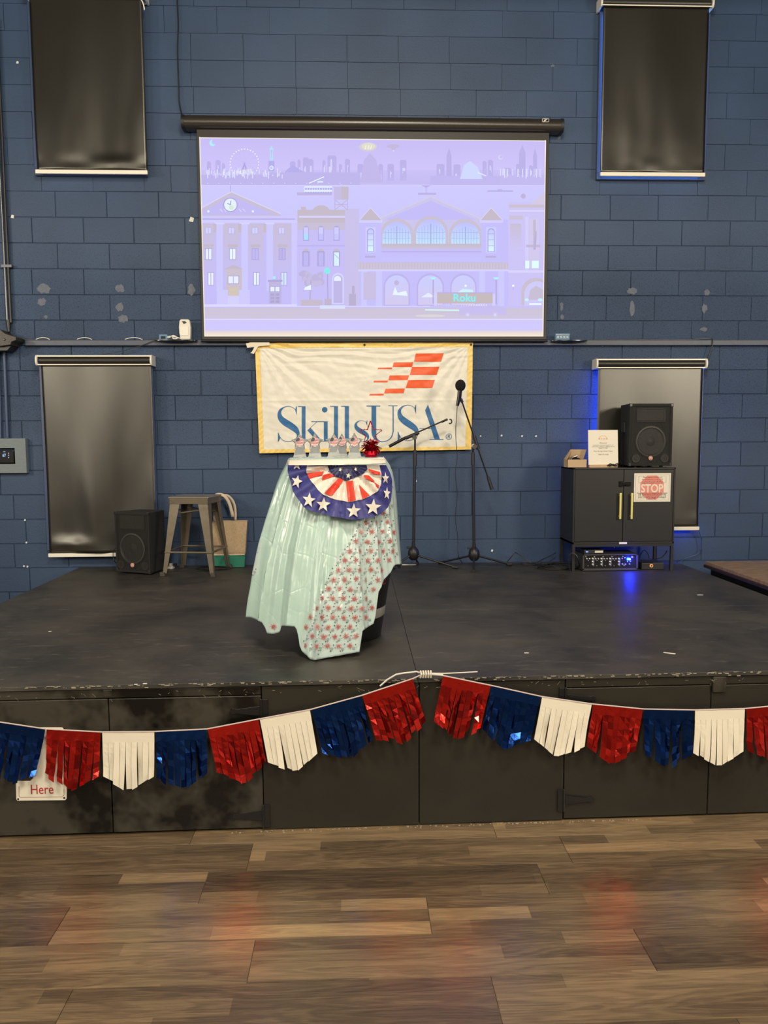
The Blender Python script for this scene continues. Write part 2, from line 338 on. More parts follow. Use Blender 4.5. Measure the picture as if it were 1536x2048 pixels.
for r_ in range(-12, 15):
    zc = Z8+(r_+.5)*CH; js = sorted(W(x, y).x for x, y in ROWJ.get(r_, []))
    if not js: js = [(.2 if r_ % 2 else 0.)]
    xs = [js[0]]
    while xs[0] > -3.1: xs.insert(0, xs[0]-.4064)
    for j in js[1:]:
        g = j-xs[-1]; n = max(1, round(g/.4064))
        if n >= 2 and abs(g/n-.4064) > .05:
            while j-xs[-1] > .61: xs.append(xs[-1]+.4064)
        elif n >= 2:
            for _ in range(n-1): xs.append(xs[-1]+g/n)
        xs.append(j)
    while xs[-1] < 3.6: xs.append(xs[-1]+.4064)
    for a, b in zip(xs, xs[1:]):
        z0, z1 = zc-CH/2, zc+CH/2
        if any(a > h[0] and b < h[1] and z0 > h[2] and z1 < h[3] for h in HIDE): continue
        if z0 < .66 and (a > -2.1 and b < 2.6): continue
        if z1 < .3: continue
        if b < W(0, 600).x-.25 or a > W(1536, 600).x+.25: continue
        c = .0048 if r_ < 7 else .0018
        o = bpy.data.objects.new('block', block_mesh(round((b-a)*100)/100 if abs(b-a-.4064) > .004 else .4064, CH, c)); COL.objects.link(o)
        o.parent = wall; o.location = ((a+b)/2, random.uniform(-.001, .001), zc); nb += 1
print('blocks', nb)
# plaster patches and small white specks
PATCH = mat('grey_bare_patch', (.115, .135, .18), .6, var=.2, vscale=40, bump=.3, bscale=120)
def patch(px, py, w, h, seed, holes=False):
    c = W(px, py); n = 16; rnd = random.Random(seed); s = 1/243
    poly = [(c.x+cos(2*pi*k/n)*w*s/2*rnd.uniform(.6, 1.1), c.z+sin(2*pi*k/n)*h*s/2*rnd.uniform(.6, 1.1)) for k in range(n)]
    build('bare_patch', MB().prism(poly, -.0025, .0005), PATCH, wall)
for i, a in enumerate([(88, 577, 26, 22), (84, 604, 20, 18), (92, 634, 8, 8), (240, 577, 20, 18), (240, 614, 18, 20), (245, 638, 22, 18), (383, 580, 16, 24), (1264, 582, 24, 16), (1264, 616, 14, 34), (1414, 585, 14, 14), (1409, 617, 12, 20), (1407, 659, 16, 10), (1124, 634, 10, 10), (1123, 612, 8, 20), (1118, 276, 7, 9), (1105, 132, 8, 5)]): patch(*a, i)
SPECK = mat('speck_white', (.7, .7, .68), .6)
for i, (x, y, w) in enumerate([(48, 1132, 4), (55, 1133, 4), (35, 125, 5), (961, 872, 3), (1003, 871, 4), (1044, 872, 4), (1072, 872, 4), (50, 1040, 4), (53, 1085, 4), (1205, 690, 5), (1212, 690, 4), (1255, 690, 4), (984, 1101, 5), (383, 439, 10), (25, 433, 7)]):
    c = W(x, y); q = w/2/243
    build('white_speck', MB().prism([(c.x-q, c.z-q*.7), (c.x+q*.6, c.z-q), (c.x+q, c.z+q*.5), (c.x-q*.3, c.z+q)], -.003, 0), SPECK, wall)
# ---- raceway ledge under the screen
zl = W(768, 686, .03).z
struct('trim_2', MB().box(W(50, 684, .04).x, XR, -.042, .006, zl-.02, zl+.022), mat('grey_raceway_paint', (.075, .09, .13), .45, var=.12, bump=.2), bevel=.004)

# ---- floor boards
rows = [-3.028+.003, -3.2375, -3.4475, -3.655, -3.871, -4.081, -4.287, -4.497, -4.707, -4.917]
J0 = [-.705, -.44, -.585, -1.043, -.35, -.88, -.2, .3, -.5]
for i in range(len(rows)-1):
    x = J0[i]-1.29*3; k = 0
    while x < 3.4:
        x0, x1 = x+.0009, x+1.29-.0009; y1, y0 = rows[i]-.0007, rows[i+1]+.0007
        if x1 > -2.9 and x0 < 3.1:
            mb = MB(); e = .0006
            mb.add([(x0, y0, -.004), (x1, y0, -.004), (x1, y1, -.004), (x0, y1, -.004), (x0, y0, -.0012), (x1, y0, -.0012), (x1, y1, -.0012), (x0, y1, -.0012),
                    (x0+e, y0+e, 0), (x1-e, y0+e, 0), (x1-e, y1-e, 0), (x0+e, y1-e, 0)],
                   [(a, (a+1) % 4, 4+(a+1) % 4, 4+a) for a in range(4)]+[(4+a, 4+(a+1) % 4, 8+(a+1) % 4, 8+a) for a in range(4)]+[(8, 9, 10, 11)])
            build('plank', mb, PLANK, fl)
        x += 1.29

# ================================================================ STAGE
fL = D(0, 1373); fR = D(1536, 1340); fs_ = (fR.y-fL.y)/(fR.x-fL.x)
def fy(x): return fL.y+fs_*(x-fL.x)
SX0 = (D(0, 1207).x+D(162, 1133.5).x)/2; SX1 = (D(1433, 1156).x+D(1356, 1123).x)/2
ZD = .662
stage = thing('stage', 'low black painted stage platform with hinged access doors in its front', 'stage', ((SX0+SX1)/2, -1.6, 0))
sb = MB(); sb.hexa([(SX0+.01, fy(SX0)+.03, 0), (SX1-.01, fy(SX1)+.03, 0), (SX1-.01, -.005, 0), (SX0+.01, -.005, 0)], [(SX0+.01, fy(SX0)+.03, ZD-.02), (SX1-.01, fy(SX1)+.03, ZD-.02), (SX1-.01, -.005, ZD-.02), (SX0+.01, -.005, ZD-.02)])
build('stage_frame', sb, BLACKM, stage)
ys = -1.79; xm = .26
def deckpanel(x0, x1, yA, yB):
    g = .0007
    q = [(x0+g, yA(x0)+g), (x1-g, yA(x1)+g), (x1-g, yB-g), (x0+g, yB-g)]
    build('deck_panel', MB().hexa([(a, b, ZD-.019) for a, b in q], [(a, b, ZD) for a, b in q]), DECK, stage, bevel=.0015)
for x0, x1 in ((SX0, xm), (xm, SX1)):
    deckpanel(x0, x1, lambda x: fy(x)-.012, ys)
for x0, x1 in ((SX0, xm), (xm, SX1)):
    deckpanel(x0, x1, lambda x: ys, -.006)
# front panels (px from the photograph -> x on the front plane)
def fx(px): return D(px, 1373+(1340-1373)*px/1536).x
def zfront(px, py): return W(px, py, -fy(fx(px))).z
def fbox(name, x0, x1, z0, z1, t, m, y_off=0, parent=stage, bevel=.003, g=.002):
    q = [(x0+g, fy(x0)-t-y_off), (x1-g, fy(x1)-t-y_off), (x1-g, fy(x1)-y_off+.02), (x0+g, fy(x0)-y_off+.02)]
    return build(name, MB().hexa([(a, b, z0) for a, b in q], [(a, b, z1) for a, b in q]), m, parent, bevel=bevel)
xa, xb, xc_, xd, xe = fx(215), fx(522), fx(838), fx(1131), fx(1424)
zr = zfront(300, 1396); zr2 = zfront(1300, 1373)
fbox('top_rail', SX0, xb, zr+.004, ZD-.021, .002, FACE)
fbox('access_door', SX0, xa, .012, zr, 0, FACE)
dl = fbox('access_door', xa, xb, .012, zr, 0, FACE)
fbox('front_panel', xb, xc_, .004, ZD-.021, 0, FACEU)
fbox('front_panel', xc_, xd, .004, ZD-.021, 0, FACEU)
fbox('top_rail', xd, SX1, zr2+.004, ZD-.021, .002, FACEU)
dr = fbox('access_door', xd, xe, .01, zr2, 0, FACEU)
fbox('access_door', xe, SX1, .01, zr2, 0, FACEU)
fbox('rail_block', fx(1424), fx(1452), zr2-.03, ZD-.022, .012, FACE)
fbox('rail_block', fx(205), fx(226), zr+.01, ZD-.022, .006, FACE)
def hinge(px, py, side, door):
    x = fx(px); y = fy(x)-.004; z = zfront(px, py); mb = MB()
    mb.box(x-.012*side-.016, x-.012*side+.016, y-.004, y+.006, z-.05, z+.05)
    mb.tube([(x, y-.004, z-.052), (x, y-.004, z+.052)], .006, 8)
    mb.prism([(x+side*.006, z-.022), (x+side*.105, z-.009), (x+side*.125, z-.014), (x+side*.135, z), (x+side*.125, z+.014), (x+side*.105, z+.009), (x+side*.006, z+.022)], y-.004, y+.004)
    h = build('strap_hinge', mb, BLACKG, door, bevel=.001)
    sc = MB()
    for k in (.03, .065, .1, .122): sc.lathe([(.0045, .002), (.004, .006), (.0001, .0075)], (x+side*k, y, z), 8, 'y')
    for k in (-.035, 0, .035): sc.lathe([(.0045, .002), (.004, .006), (.0001, .0075)], (x-side*.014, y, z+k), 8, 'y')
hinge(522, 1421, -1, dl); hinge(522, 1631, -1, dl); hinge(1131, 1599, 1, dr); hinge(1131, 1397, 1, dr)
ch = MB(); rnd = random.Random(8)
for k in range(230):
    x = rnd.uniform(-1.6, 1.95); sz = rnd.uniform(.0015, .006); zz = ZD-abs(rnd.gauss(0, .006)); yy = fy(x)-.0125
    ch.box(x-sz*1.5, x+sz*1.5, yy-.001, yy+.004, zz-sz*.4, zz+sz*.3*(zz < ZD-.002))
for k in range(70):
    x = rnd.uniform(-1.6, 1.95); L_ = rnd.uniform(.004, .02); a_ = rnd.uniform(-1, 1); zz = ZD-.03-abs(rnd.gauss(0, .012)); yy = fy(x)-.0135
    ch.add([(x, yy, zz), (x+L_*cos(a_), yy, zz+L_*sin(a_)), (x+L_*cos(a_), yy, zz+L_*sin(a_)+.0012), (x, yy, zz+.0012)], [(0, 1, 2, 3)])
o = build('chipped_paint', ch, mat('bare_wood_chip', (.30, .27, .20), .8), stage); o['kind'] = 'stuff'
# pale debris line along the stage foot
db = MB(); rnd = random.Random(3)
for k in range(150):
    x = rnd.uniform(-.55, 1.3); y = fy(x)-.004-abs(rnd.gauss(0, .008)); s = rnd.uniform(.001, .0035)
    db.box(x-s, x+s, y-s*.6, y+s*.6, 0, s*.7)
o = tag(build('paint_debris', db, mat('debris', (.33, .30, .23), .8)), 'pale paint crumbs strewn along the foot of the stage front', 'debris'); o['kind'] = 'stuff'
# wooden pallet piece right of the stage
WOODT = mat('weathered_brown_board', (.26, .175, .115), .6, var=.45, vscale=5, stretch=(2, 9, 2), bump=.3, bscale=40)
A = D(1449, 1150, ZD+.045); wdn = thing('wooden_riser', 'brown wooden topped riser beside the right edge of the stage', 'riser', (A.x, -.7, 0))
x0 = D(1452, 1150).x
for k in range(4):
    ya = -1.9+k*.38
    build('board', MB().box(x0, x0+.9, ya+.001, ya+.379, ZD+.024, ZD+.05), WOODT, wdn, bevel=.003)
build('support_frame', MB().box(x0+.03, x0+.88, -1.85, -.42, 0, ZD+.002), BLACKM, wdn)
build('edge_band', MB().box(x0-.012, x0+.9, -1.9, -.38, ZD+.002, ZD+.024), mat('dark_plywood', (.03, .02, .016), .6, var=.3, vscale=30), wdn, bevel=.002)

# ================================================================ WINDOWS + ROLLER BLINDS
def window(n, x0, x1, z0, z1, col, st, frame=.05, strip=None):
    mb = MB(); t = .038
    mb.box(x0, x1, -t, 0, z0, z0+frame); mb.box(x0, x1, -t, 0, z1-frame, z1); mb.box(x0, x0+frame, -t, 0, z0+frame, z1-frame); mb.box(x1-frame, x1, -t, 0, z0+frame, z1-frame)
    w = struct('window_%d' % n, mb, TRIMB, bevel=.003)
    st_ = strip; lm = emis('led_glow_%d' % n, col, st_[4]); e_ = .009
    for q in ((st_[0], st_[0]+e_, st_[2], st_[3]), (st_[1]-e_, st_[1], st_[2], st_[3]), (st_[0]+e_, st_[1]-e_, st_[2], st_[2]+e_), (st_[0]+e_, st_[1]-e_, st_[3]-e_, st_[3])):
        build('light_strip', MB().box(q[0], q[1], -.052, -.0385, q[2], q[3]), lm, w)
    build('pane', MB().box(x0+frame, x1-frame, -.012, -.006, z0+frame, z1-frame), emis('lit_pane_%d' % n, col, st), w)
FAB = mat('black_blackout_fabric', (.0075, .0068, .0045), .34, spec=.8, bump=.06, bscale=900, var=.06)
_fb = FAB.node_tree.nodes['Principled BSDF']; _fb.inputs['Coat Weight'].default_value = .5; _fb.inputs['Coat Roughness'].default_value = .38; _fb.inputs['Coat IOR'].default_value = 1.6; _fb.inputs['Coat Tint'].default_value = (1, .96, .8, 1)
def blind(label, fx0, fx1, zt, zb, bx0, bx1, hz0, hz1, hx0, hx1, wav, seed, y=-.085):
    t = thing('roller_blind', label, 'blind', ((fx0+fx1)/2, 0, zb), 'black roller blinds on the block wall')
    nx, nz = 40, 60; vs = []; fs = []
    for j in range(nz+1):
        v = j/nz
        for i in range(nx+1):
            u = i/nx; x = fx0+(fx1-fx0)*u
            a = wav*(noise.noise(Vector((u*3.1+seed, v*1.3, seed)))*(.25+.75*v)+.35*noise.noise(Vector((u*7+seed, v*3.5+seed, 3)))*v*v)
            a += wav*.9*math.exp(-((v-.955)/.035)**2)*noise.noise(Vector((u*2.6, 9.+seed, 1)))*1.5
            vs.append((x, y+a-.004, zt+(zb-zt)*v))
    for j in range(nz):
        for i in range(nx): q = j*(nx+1)+i; fs.append((q, q+nx+1, q+nx+2, q+1))
    build('fabric', MB().add(vs, fs), FAB, t, smooth=True, solid=.001)
    build('bottom_bar', MB().box(bx0, bx1, y-.012, y+.008, zb-.03, zb), WHITES, t, bevel=.003, label='cream white bottom bar')
    # headrail
    fr = MB(); e = .011
    fr.box(hx0+.012, hx1-.012, y-.04, y+.07, hz1-e, hz1); fr.box(hx0+.012, hx1-.012, y-.041, y-.036, hz0, hz0+e*.8); fr.box(hx0+.012, hx1-.012, y+.06, y+.07, hz0, hz1)
    h = build('cassette', fr, WHITES, t, bevel=.002, label='cream white cassette rail')
    for a, b in ((hx0, hx0+.014), (hx1-.014, hx1)):
        zc = (hz0+hz1)/2; hh = (hz1-hz0)/2
        poly = [(y+.075, hz0-.003), (y+.075, hz1+.003)]+[(y-.03-.022*cos(pi*k/8-pi/2), zc+(hh+.003)*sin(pi/2-pi*k/8)) for k in range(9)]
        m2 = MB(); n = len(poly); m2.add([(a, p[0], p[1]) for p in poly]+[(b, p[0], p[1]) for p in poly], [tuple(range(n)), tuple(reversed(range(n, 2*n)))]+[(i, (i+1) % n, n+(i+1) % n, n+i) for i in range(n)])
        build('end_cap', m2, WHITEP, h)
    rr = (hz1-hz0)*.40
    build('roller', MB().tube([(hx0+.014, y-.004, (hz0+hz1)/2+.001), (hx1-.014, y-.004, (hz0+hz1)/2+.001)], rr, 20), mat('black_roll', (.02, .02, .018), .35), t, smooth=True)
    return t
def X(px, py, d=.09): return W(px, py, d).x
def Z(px, py, d=.09): return W(px, py, d).z
blind('black roller blind high on the wall left of the projection screen', X(61, 60), X(285.5, 60), 5.04, Z(180, 340), X(71, 342), X(295, 342), 5.03, 5.11, X(59, 30)-.02, X(286, 30)+.03, .022, 1.3)
blind('black roller blind high on the wall right of the projection screen', X(1206, 60), X(1417, 60), Z(1300, 12), Z(1300, 345), X(1200.5, 350), X(1410, 350), Z(1300, 17), Z(1300, -4), X(1199, 10), X(1424, 10), .02, 4.1)
blind('grey olive looking black roller blind hanging behind the floor speaker', X(82.5, 740), X(303, 740), Z(190, 728), Z(190, 1106), X(97, 1110), X(318, 1108), Z(190, 731), Z(190, 711.5), X(74.5, 720), X(306, 720), .03, 2.2)
blind('black roller blind hanging behind the speaker on the cabinet', X(1196, 745), X(1406, 745), Z(1300, 733), Z(1300, 1054), X(1196, 1058), X(1398, 1058), Z(1300, 737), Z(1300, 718.5), X(1190, 728), X(1411, 728), .012, 5.5)
window(1, X(68, 300, .03), X(293, 300, .03), Z(180, 352, .03), 5.1, '#3f86e8', 1, strip=(X(80, 300), X(284, 300), Z(180, 336), 4.98, 5.0))
window(2, X(1194, 300, .03), X(1412, 300, .03), Z(1300, 360, .03), 5.1, '#58a0ff', 2, strip=(X(1207, 300), X(1405, 300), Z(1300, 346), 5.0, 15.0))
window(3, X(86, 900, .03), X(311, 900, .03), Z(180, 1100, .03), Z(180, 720, .03), '#2f66c8', 1, strip=(X(96, 900), X(303, 900), Z(180, 1098), Z(180, 740), .8))
window(4, X(1203, 900, .03), X(1402, 900, .03), Z(1300, 1045, .03), Z(1300, 728, .03), '#0f50ff', 3.0, .03, strip=(X(1206, 900), X(1396, 900), Z(1300, 1047), Z(1300, 742), 60.0))

# ================================================================ PROJECTION SCREEN
scr = thing('projection_screen', 'wide wall projection screen glowing lavender with a city picture', 'screen', (.17, 0, 2.45))
HS = mat('dark_bronze_housing', (.03, .025, .02), .3, spec=.6)
hx0, hx1 = X(369, 245, .1), X(1121, 250, .1); hz0, hz1 = Z(745, 260, .1), Z(745, 234, .1)
mb = MB(); yc = -.075; hh = (hz1-hz0)/2; zc = (hz0+hz1)/2
prof = [(yc+.06, -hh*.9), (yc+.06, hh*.9), (yc+.05, hh)]+[(yc-.02-.04*sin(pi*k/10), hh*cos(pi*k/10)) for k in range(11)]+[(yc+.05, -hh)]
n = len(prof); mb.add([(hx0, p[0], zc+p[1]) for p in prof]+[(hx1, p[0], zc+p[1]) for p in prof], [tuple(range(n)), tuple(reversed(range(n, 2*n)))]+[(i, (i+1) % n, n+(i+1) % n, n+i) for i in range(n)])
hs = build('housing', mb, HS, scr, smooth=True)
for a, b in ((hx0-.022, hx0), (hx1, hx1+.022)):
    m2 = MB(); m2.add([(a, yc+(p[0]-yc)*1.04, zc+p[1]*1.06) for p in prof]+[(b, yc+(p[0]-yc)*1.04, zc+p[1]*1.06) for p in prof], [tuple(range(n)), tuple(reversed(range(n, 2*n)))]+[(i, (i+1) % n, n+(i+1) % n, n+i) for i in range(n)])
    build('end_cap', m2, BLACKP, scr, smooth=True)
lx, lz = X(1091, 241, .135), Z(1091, 241, .135); mb = MB()
for a, b, c, d in ((-.027, .027, .010, .013), (-.027, .027, -.013, -.010), (-.027, -.024, -.013, .013), (.024, .027, -.013, .013)): mb.box(lx+a, lx+b, -.139, -.132, lz+c, lz+d)
mb.prism([(lx-.018, lz-.007), (lx-.004, lz-.007), (lx+.012, lz+.007), (lx-.002, lz+.007)], -.139, -.134)
build('maker_plate', mb, WHITEP, hs, label='small white outlined emblem plate')
TL, TR, BR, BL = W(394.8, 250, .08), W(1095, 256, .08), W(1095.5, 680, .08), W(403, 679, .08)
bx0 = (TL.x+BL.x)/2; bx1 = (TR.x+BR.x)/2; bz1 = hz0+.02; bz0 = (BL.z+BR.z)/2
build('screen_sheet', MB().box(bx0, bx1, -.081, -.078, bz0, bz1), mat('black_screen_border', (.022, .02, .018), .5), scr)
build('weight_bar', MB().tube([(bx0-.01, -.079, bz0-.006), (bx1+.01, -.079, bz0-.006)], .012, 12), BLACKM, scr, smooth=True)
ix0, ix1 = W(405.5, 470, .082).x, W(1087.5, 470, .082).x; iz1 = W(745, 279.5, .082).z; iz0 = W(745, 671, .082).z
# projected picture: flat print, drawn in photograph pixels relative to the sheet
PV = []; PF = []; PC = []; PL = [0]
def mp(x, y):
    p = W(x, y, .082); return min(max(p.x, ix0), ix1), min(max(p.z, iz0), iz1)
def hexc(c): return lin('#%02x%02x%02x' % tuple(int(v) for v in c)) if not isinstance(c, str) else lin(c)
def pp(pts, c, c2=None):
    PL[0] += 1; y = -.0825-PL[0]*1.2e-5; n0 = len(PV)
    q = [mp(*p) for p in pts]
    for t in tess(q): PF.append(tuple(n0+i for i in t))
    ya = min(p[1] for p in pts); yb = max(p[1] for p in pts); A_ = hexc(c); B_ = hexc(c2) if c2 else A_
    for p, w in zip(pts, q):
        t = (p[1]-ya)/max(1e-6, yb-ya); PV.append((w[0], y, w[1])); PC.append([(A_[i]*(1-t)+B_[i]*t)*.9*(1.06, 1.08, 1.04, 1)[i]+(.62, .58, .93, 1)[i]*.12 for i in range(4)])
def rc(x0, y0, x1, y1, c, c2=None): pp([(x0, y0), (x1, y0), (x1, y1), (x0, y1)], c, c2)
def ci(cx, cy, r, c, n=20, ry=None): pp([(cx+r*cos(2*pi*k/n), cy+(ry or r)*sin(2*pi*k/n)) for k in range(n)], c)
def ln(x0, y0, x1, y1, w, c):
    dx, dy = x1-x0, y1-y0; l = hypot(dx, dy) or 1; nx, ny = -dy/l*w/2, dx/l*w/2
    pp([(x0+nx, y0+ny), (x1+nx, y1+ny), (x1-nx, y1-ny), (x0-nx, y0-ny)], c)
def arch(x0, x1, yt, yb, c, c2=None):
    cx, r = (x0+x1)/2, (x1-x0)/2; ry = min(yb-yt, r)
    pp([(x0, yb)]+[(cx-r*cos(pi*k/14), yt+ry-ry*sin(pi*k/14)) for k in range(15)]+[(x1, yb)], c, c2)
LAV, LAV2, SIL, TAN, TAN2, WIN, WHT, PUR = '#c4baf4', '#cbc7f8', '#b5aae2', '#c3b8cf', '#bfb3bf', '#c4e4ff', '#e6ecff', '#b0a6e6'
rc(395, 270, 1100, 340, '#c2b6f0', '#cabef5'); rc(395, 340, 1100, 372, '#c4baf2', '#beb3ec'); rc(395, 372, 1100, 480, '#c9c4f9', '#c4bff8')
rc(395, 480, 1100, 618, '#c0b8f4', '#c3baf2'); rc(395, 616, 1100, 640, '#c8bdd0', '#cabfd8'); rc(395, 640, 1100, 662, '#ccc2f6', '#cbc3fb'); rc(395, 661, 1100, 680, '#d9cbd6', '#f2e2c4')
rc(395, 637.5, 1100, 640, '#d9d3ff'); rc(395, 369.5, 1100, 371.5, '#d5d0ff')
# moon
pp([(425+6*cos(a), 286+6.5*sin(a)) for a in [x*.3 for x in range(3, 17)]]+[(428+4.5*cos(a), 284+5*sin(a)) for a in [x*.3 for x in range(16, 2, -1)]], '#a6ecff')
rnd = random.Random(12)
# skyline
for x, w, t in [(414, 8, 325), (431, 10, 322), (444, 6, 328), (580, 11, 325), (595, 6, 321), (606, 12, 317), (618, 9, 320), (645, 6, 322), (655, 18, 313), (678, 6, 330), (690, 10, 320), (715, 12, 330), (757, 9, 330), (775, 13, 330), (800, 13, 322), (873, 16, 330), (907, 14, 331), (965, 8, 324), (976, 10, 322), (1008, 14, 338), (1032, 18, 330), (1058, 8, 333)]:
    rc(x, t, x+w, 362, SIL, '#b9aee8'); rc(x+1, t-2, x+w-2, t, SIL)
    for q in range(3): rc(x+2+rnd.random()*(w-4), t+5+rnd.random()*25, x+3+rnd.random()*(w-4)*.2+2, t+8+rnd.random()*25, '#d4d2ff')
for x, w, t in [(893, 10, 312), (1038, 13, 306), (1066, 8, 312)]:
    rc(x, t, x+w, 365, SIL); pp([(x, t), (x+w/2, t-16), (x+w, t)], SIL)
rc(395, 350, 560, 370, '#b9afe6'); pp([(560, 352), (585, 330), (620, 352)], PUR); rc(540, 345, 720, 370, '#b8aee6')
pp([(720, 365), (728, 320), (740, 306), (752, 320), (765, 365)], '#bcb0e4'); ci(736, 294, 18, '#cfc8d0', ry=9); ci(737, 293, 14, '#dcd8c4', ry=7)
for k in (730, 736, 741): ln(k, 299, k+2, 291, 1.6, '#f4f4e0')
rc(860, 352, 1000, 370, '#bbb0ea'); rc(1000, 350, 1089, 370, '#bdb3ea'); pp([(920, 358), (928, 330), (940, 322), (955, 334), (965, 358)], '#c9d4fc')
ln(955, 345, 972, 352, 2, '#dfe8ff')
for k in range(24):
    x = rnd.uniform(1000, 1085); ln(x, 338, x, 350+rnd.random()*8, 1, '#dfe2ff')
for k in range(60):
    x = rnd.uniform(410, 570); rc(x, 336+rnd.random()*18, x+1.6, 340+rnd.random()*18, '#dcdcff')
# wheel
for k in range(22):
    a = 2*pi*k/30-pi*1.23; ci(489+28.5*cos(a), 327+28.5*sin(a), 1.4, '#f2f0ff', 6)
for k in range(12): ln(489, 327, 489+26*cos(2*pi*k/12), 327+26*sin(2*pi*k/12), .5, '#bdb2ec')
pp([(489, 324), (482, 346), (485, 346), (489, 332), (493, 346), (496, 346)], '#a79cd8')
for k in range(9): ln(474+k*4, 338+rnd.random()*5, 474+k*4, 348, 1.6, '#f0f2ff')
# clock tower
rc(540, 300, 546, 322, '#a8dcf6'); pp([(538, 300), (543, 292), (548, 300)], '#a8dcf6'); pp([(541, 300), (543, 322), (545, 300)], '#c2b9f0'); rc(537, 322, 549, 343, '#b0a6e4'); ci(543, 336, 4.5, '#d8ecff', 12); ci(543, 336, 2.5, '#b8b8ee', 10)
# airship
ci(786, 293, 14, '#bdb1d4', 16, 4); rc(783, 297, 791, 300, '#bdb1d4'); ci(787, 302, 1.3, WHT, 6)
ci(1001, 315, 5, '#d2cffb', 14); ci(1002, 314, 3.4, '#c4baf0', 14)
for k in range(14): rc(415+k*22, 366, 416.5+k*22, 367.5, '#e4e0ff')
# boats
rc(608, 373, 664, 391, '#cfd8ff'); rc(594, 385, 664, 391, '#b9aed8')
for j in range(2):
    for k in range(11): ci(612+k*5, 378+j*8, 2, '#a9a4dc', 8); ln(609+k*5, 374+j*8, 614+k*5, 374+j*8, 1.6, '#f2f6ff')
ln(618, 367, 648, 354, 1.6, '#e8ffff'); ln(635, 364, 646, 364, 3, '#d6ecff')
rc(836, 386, 872, 390, '#b5aadf'); ln(852, 372, 852, 388, 1.5, '#b1a6e0'); pp([(842, 371), (862, 371), (852, 376)], '#b1a6e0'); rc(975, 381, 1026, 384, '#b5aadf'); rc(995, 379, 1004, 382, '#b5aadf')
# bank with clock
pp([(404, 418), (463, 384), (562, 428), (562, 432), (404, 432)], TAN); pp([(404, 424), (463, 392), (548, 430), (404, 430)], '#bdb3ee'); ln(461, 386, 461, 371, 1.2, '#a79bd0')
ln(404, 415, 463, 384, 2, '#d6cfee'); ln(463, 384, 562, 428, 2, '#d6cfee')
ci(461, 410, 14.5, '#a59ccf', 24); ci(461, 410, 12.5, '#e1eefc', 24); ln(461, 410, 462, 402, 1.5, '#7f7ab0'); ln(461, 410, 455, 407, 1.5, '#7f7ab0'); ci(463, 415, 5, '#d4e4d0', 10)
ci(417, 423, 2.5, '#d8f0ff', 8); ci(506, 423, 2.5, '#d8f0ff', 8)
for k in (440, 448, 478, 486): ln(k, 418, k+5, 424, 1.6, '#d6d2ff')
rc(404, 432, 594, 437, '#c9c3f9'); rc(404, 437, 590, 440, '#b2a8e2'); rc(404, 441, 594, 446, '#cdc8fb')
rc(404, 446, 590, 612, '#bfb6f3')
for x, w in [(404, 26), (446, 34), (494, 34), (543, 42)]: rc(x, 448, x+w, 560, TAN, '#c0b7f2')
for x in (433, 483, 533): rc(x, 448, x+13, 582, '#c8c3fa'); rc(x-3, 446, x+16, 449, '#d2cefc'); rc(x-6, 448, x, 465, TAN2)
rc(583, 446, 594, 612, '#c9c3f8')
def win(x, y, w, h, c=WIN, fr='#aaa0d6', two=True):
    rc(x-1.5, y-1.5, x+w+1.5, y+h+1.5, fr); rc(x, y, x+w, y+h, c)
    if two: rc(x+w/2-.7, y, x+w/2+.7, y+h, fr)
for x in (412, 458, 505, 558): win(x, 456, 10, 11, '#cfcdfd', '#bab0e0')
for x, c in ((412, WHT), (460, '#e6f2ff'), (505, '#bab2ee'), (559, '#b6ace6')): rc(x-4, 489, x+16, 495, TAN2); win(x, 498, 11, 21, c)
for x, c in ((417, WHT), (508, '#e2eeff'), (563, '#cfe2ff')): win(x, 546, 10, 24, c)
rc(450, 536, 484, 540, TAN); pp([(449, 538), (467, 530), (486, 538)], TAN2); rc(452, 540, 484, 592, '#c6bac2'); win(457, 553, 20, 14, WHT); rc(459, 575, 476, 592, '#cdbfa8')
rc(434, 580, 456, 612, '#cac4f8'); rc(478, 580, 500, 612, '#cac4f8'); rc(456, 592, 478, 612, '#d0cafb')
rc(404, 609, 594, 613, '#d8d4ff')
# kiosk
rc(538, 562, 563, 608, '#b8aed6'); rc(536, 560, 565, 564, '#a89ed0'); win(541, 574, 8, 9, WHT, two=False); win(551, 574, 8, 9, WHT, two=False)
for j in range(3):
    for k in range(2): rc(541+k*10, 587+j*7, 549+k*10, 592+j*7, '#a79dcc')
rc(546, 553, 551, 558, '#9cf0fa')
# brick house
rc(595, 420, 693, 610, '#c1b8f1'); rc(595, 420, 690, 446, TAN2); arch(625, 660, 411, 424, TAN2); rc(602, 414, 612, 422, TAN2); rc(598, 432, 690, 436, '#d2ccf6'); rc(595, 446, 690, 460, TAN)
for x, c in ((606, '#a6dcff'), (636, '#bdb8f6'), (667, '#c2c0fa')):
    arch(x, x+12, 452, 482, '#a89fd8'); rc(x+1.5, 455, x+10.5, 480, '#c8c8fc'); rc(x+1.5, 468, x+10.5, 480, c)
for x, c in ((606, '#b8b0ee'), (636, '#b9b1ee'), (667, '#d4f0ff')):
    arch(x-1, x+13, 498, 506, TAN2); rc(x-1, 503, x+13, 533, '#a299cf'); rc(x+1, 505, x+11, 532, c)
rc(595, 491, 692, 493, PUR); ln(668, 508, 678, 518, 2, '#b8c8f4')
arch(664, 688, 546, 608, '#d0ccfb'); arch(667, 685, 550, 606, '#b9afe0'); arch(668, 682, 552, 562, WHT)
rc(602, 600, 645, 612, '#c0b4c2'); rc(690, 418, 718, 612, '#c5bbe4')
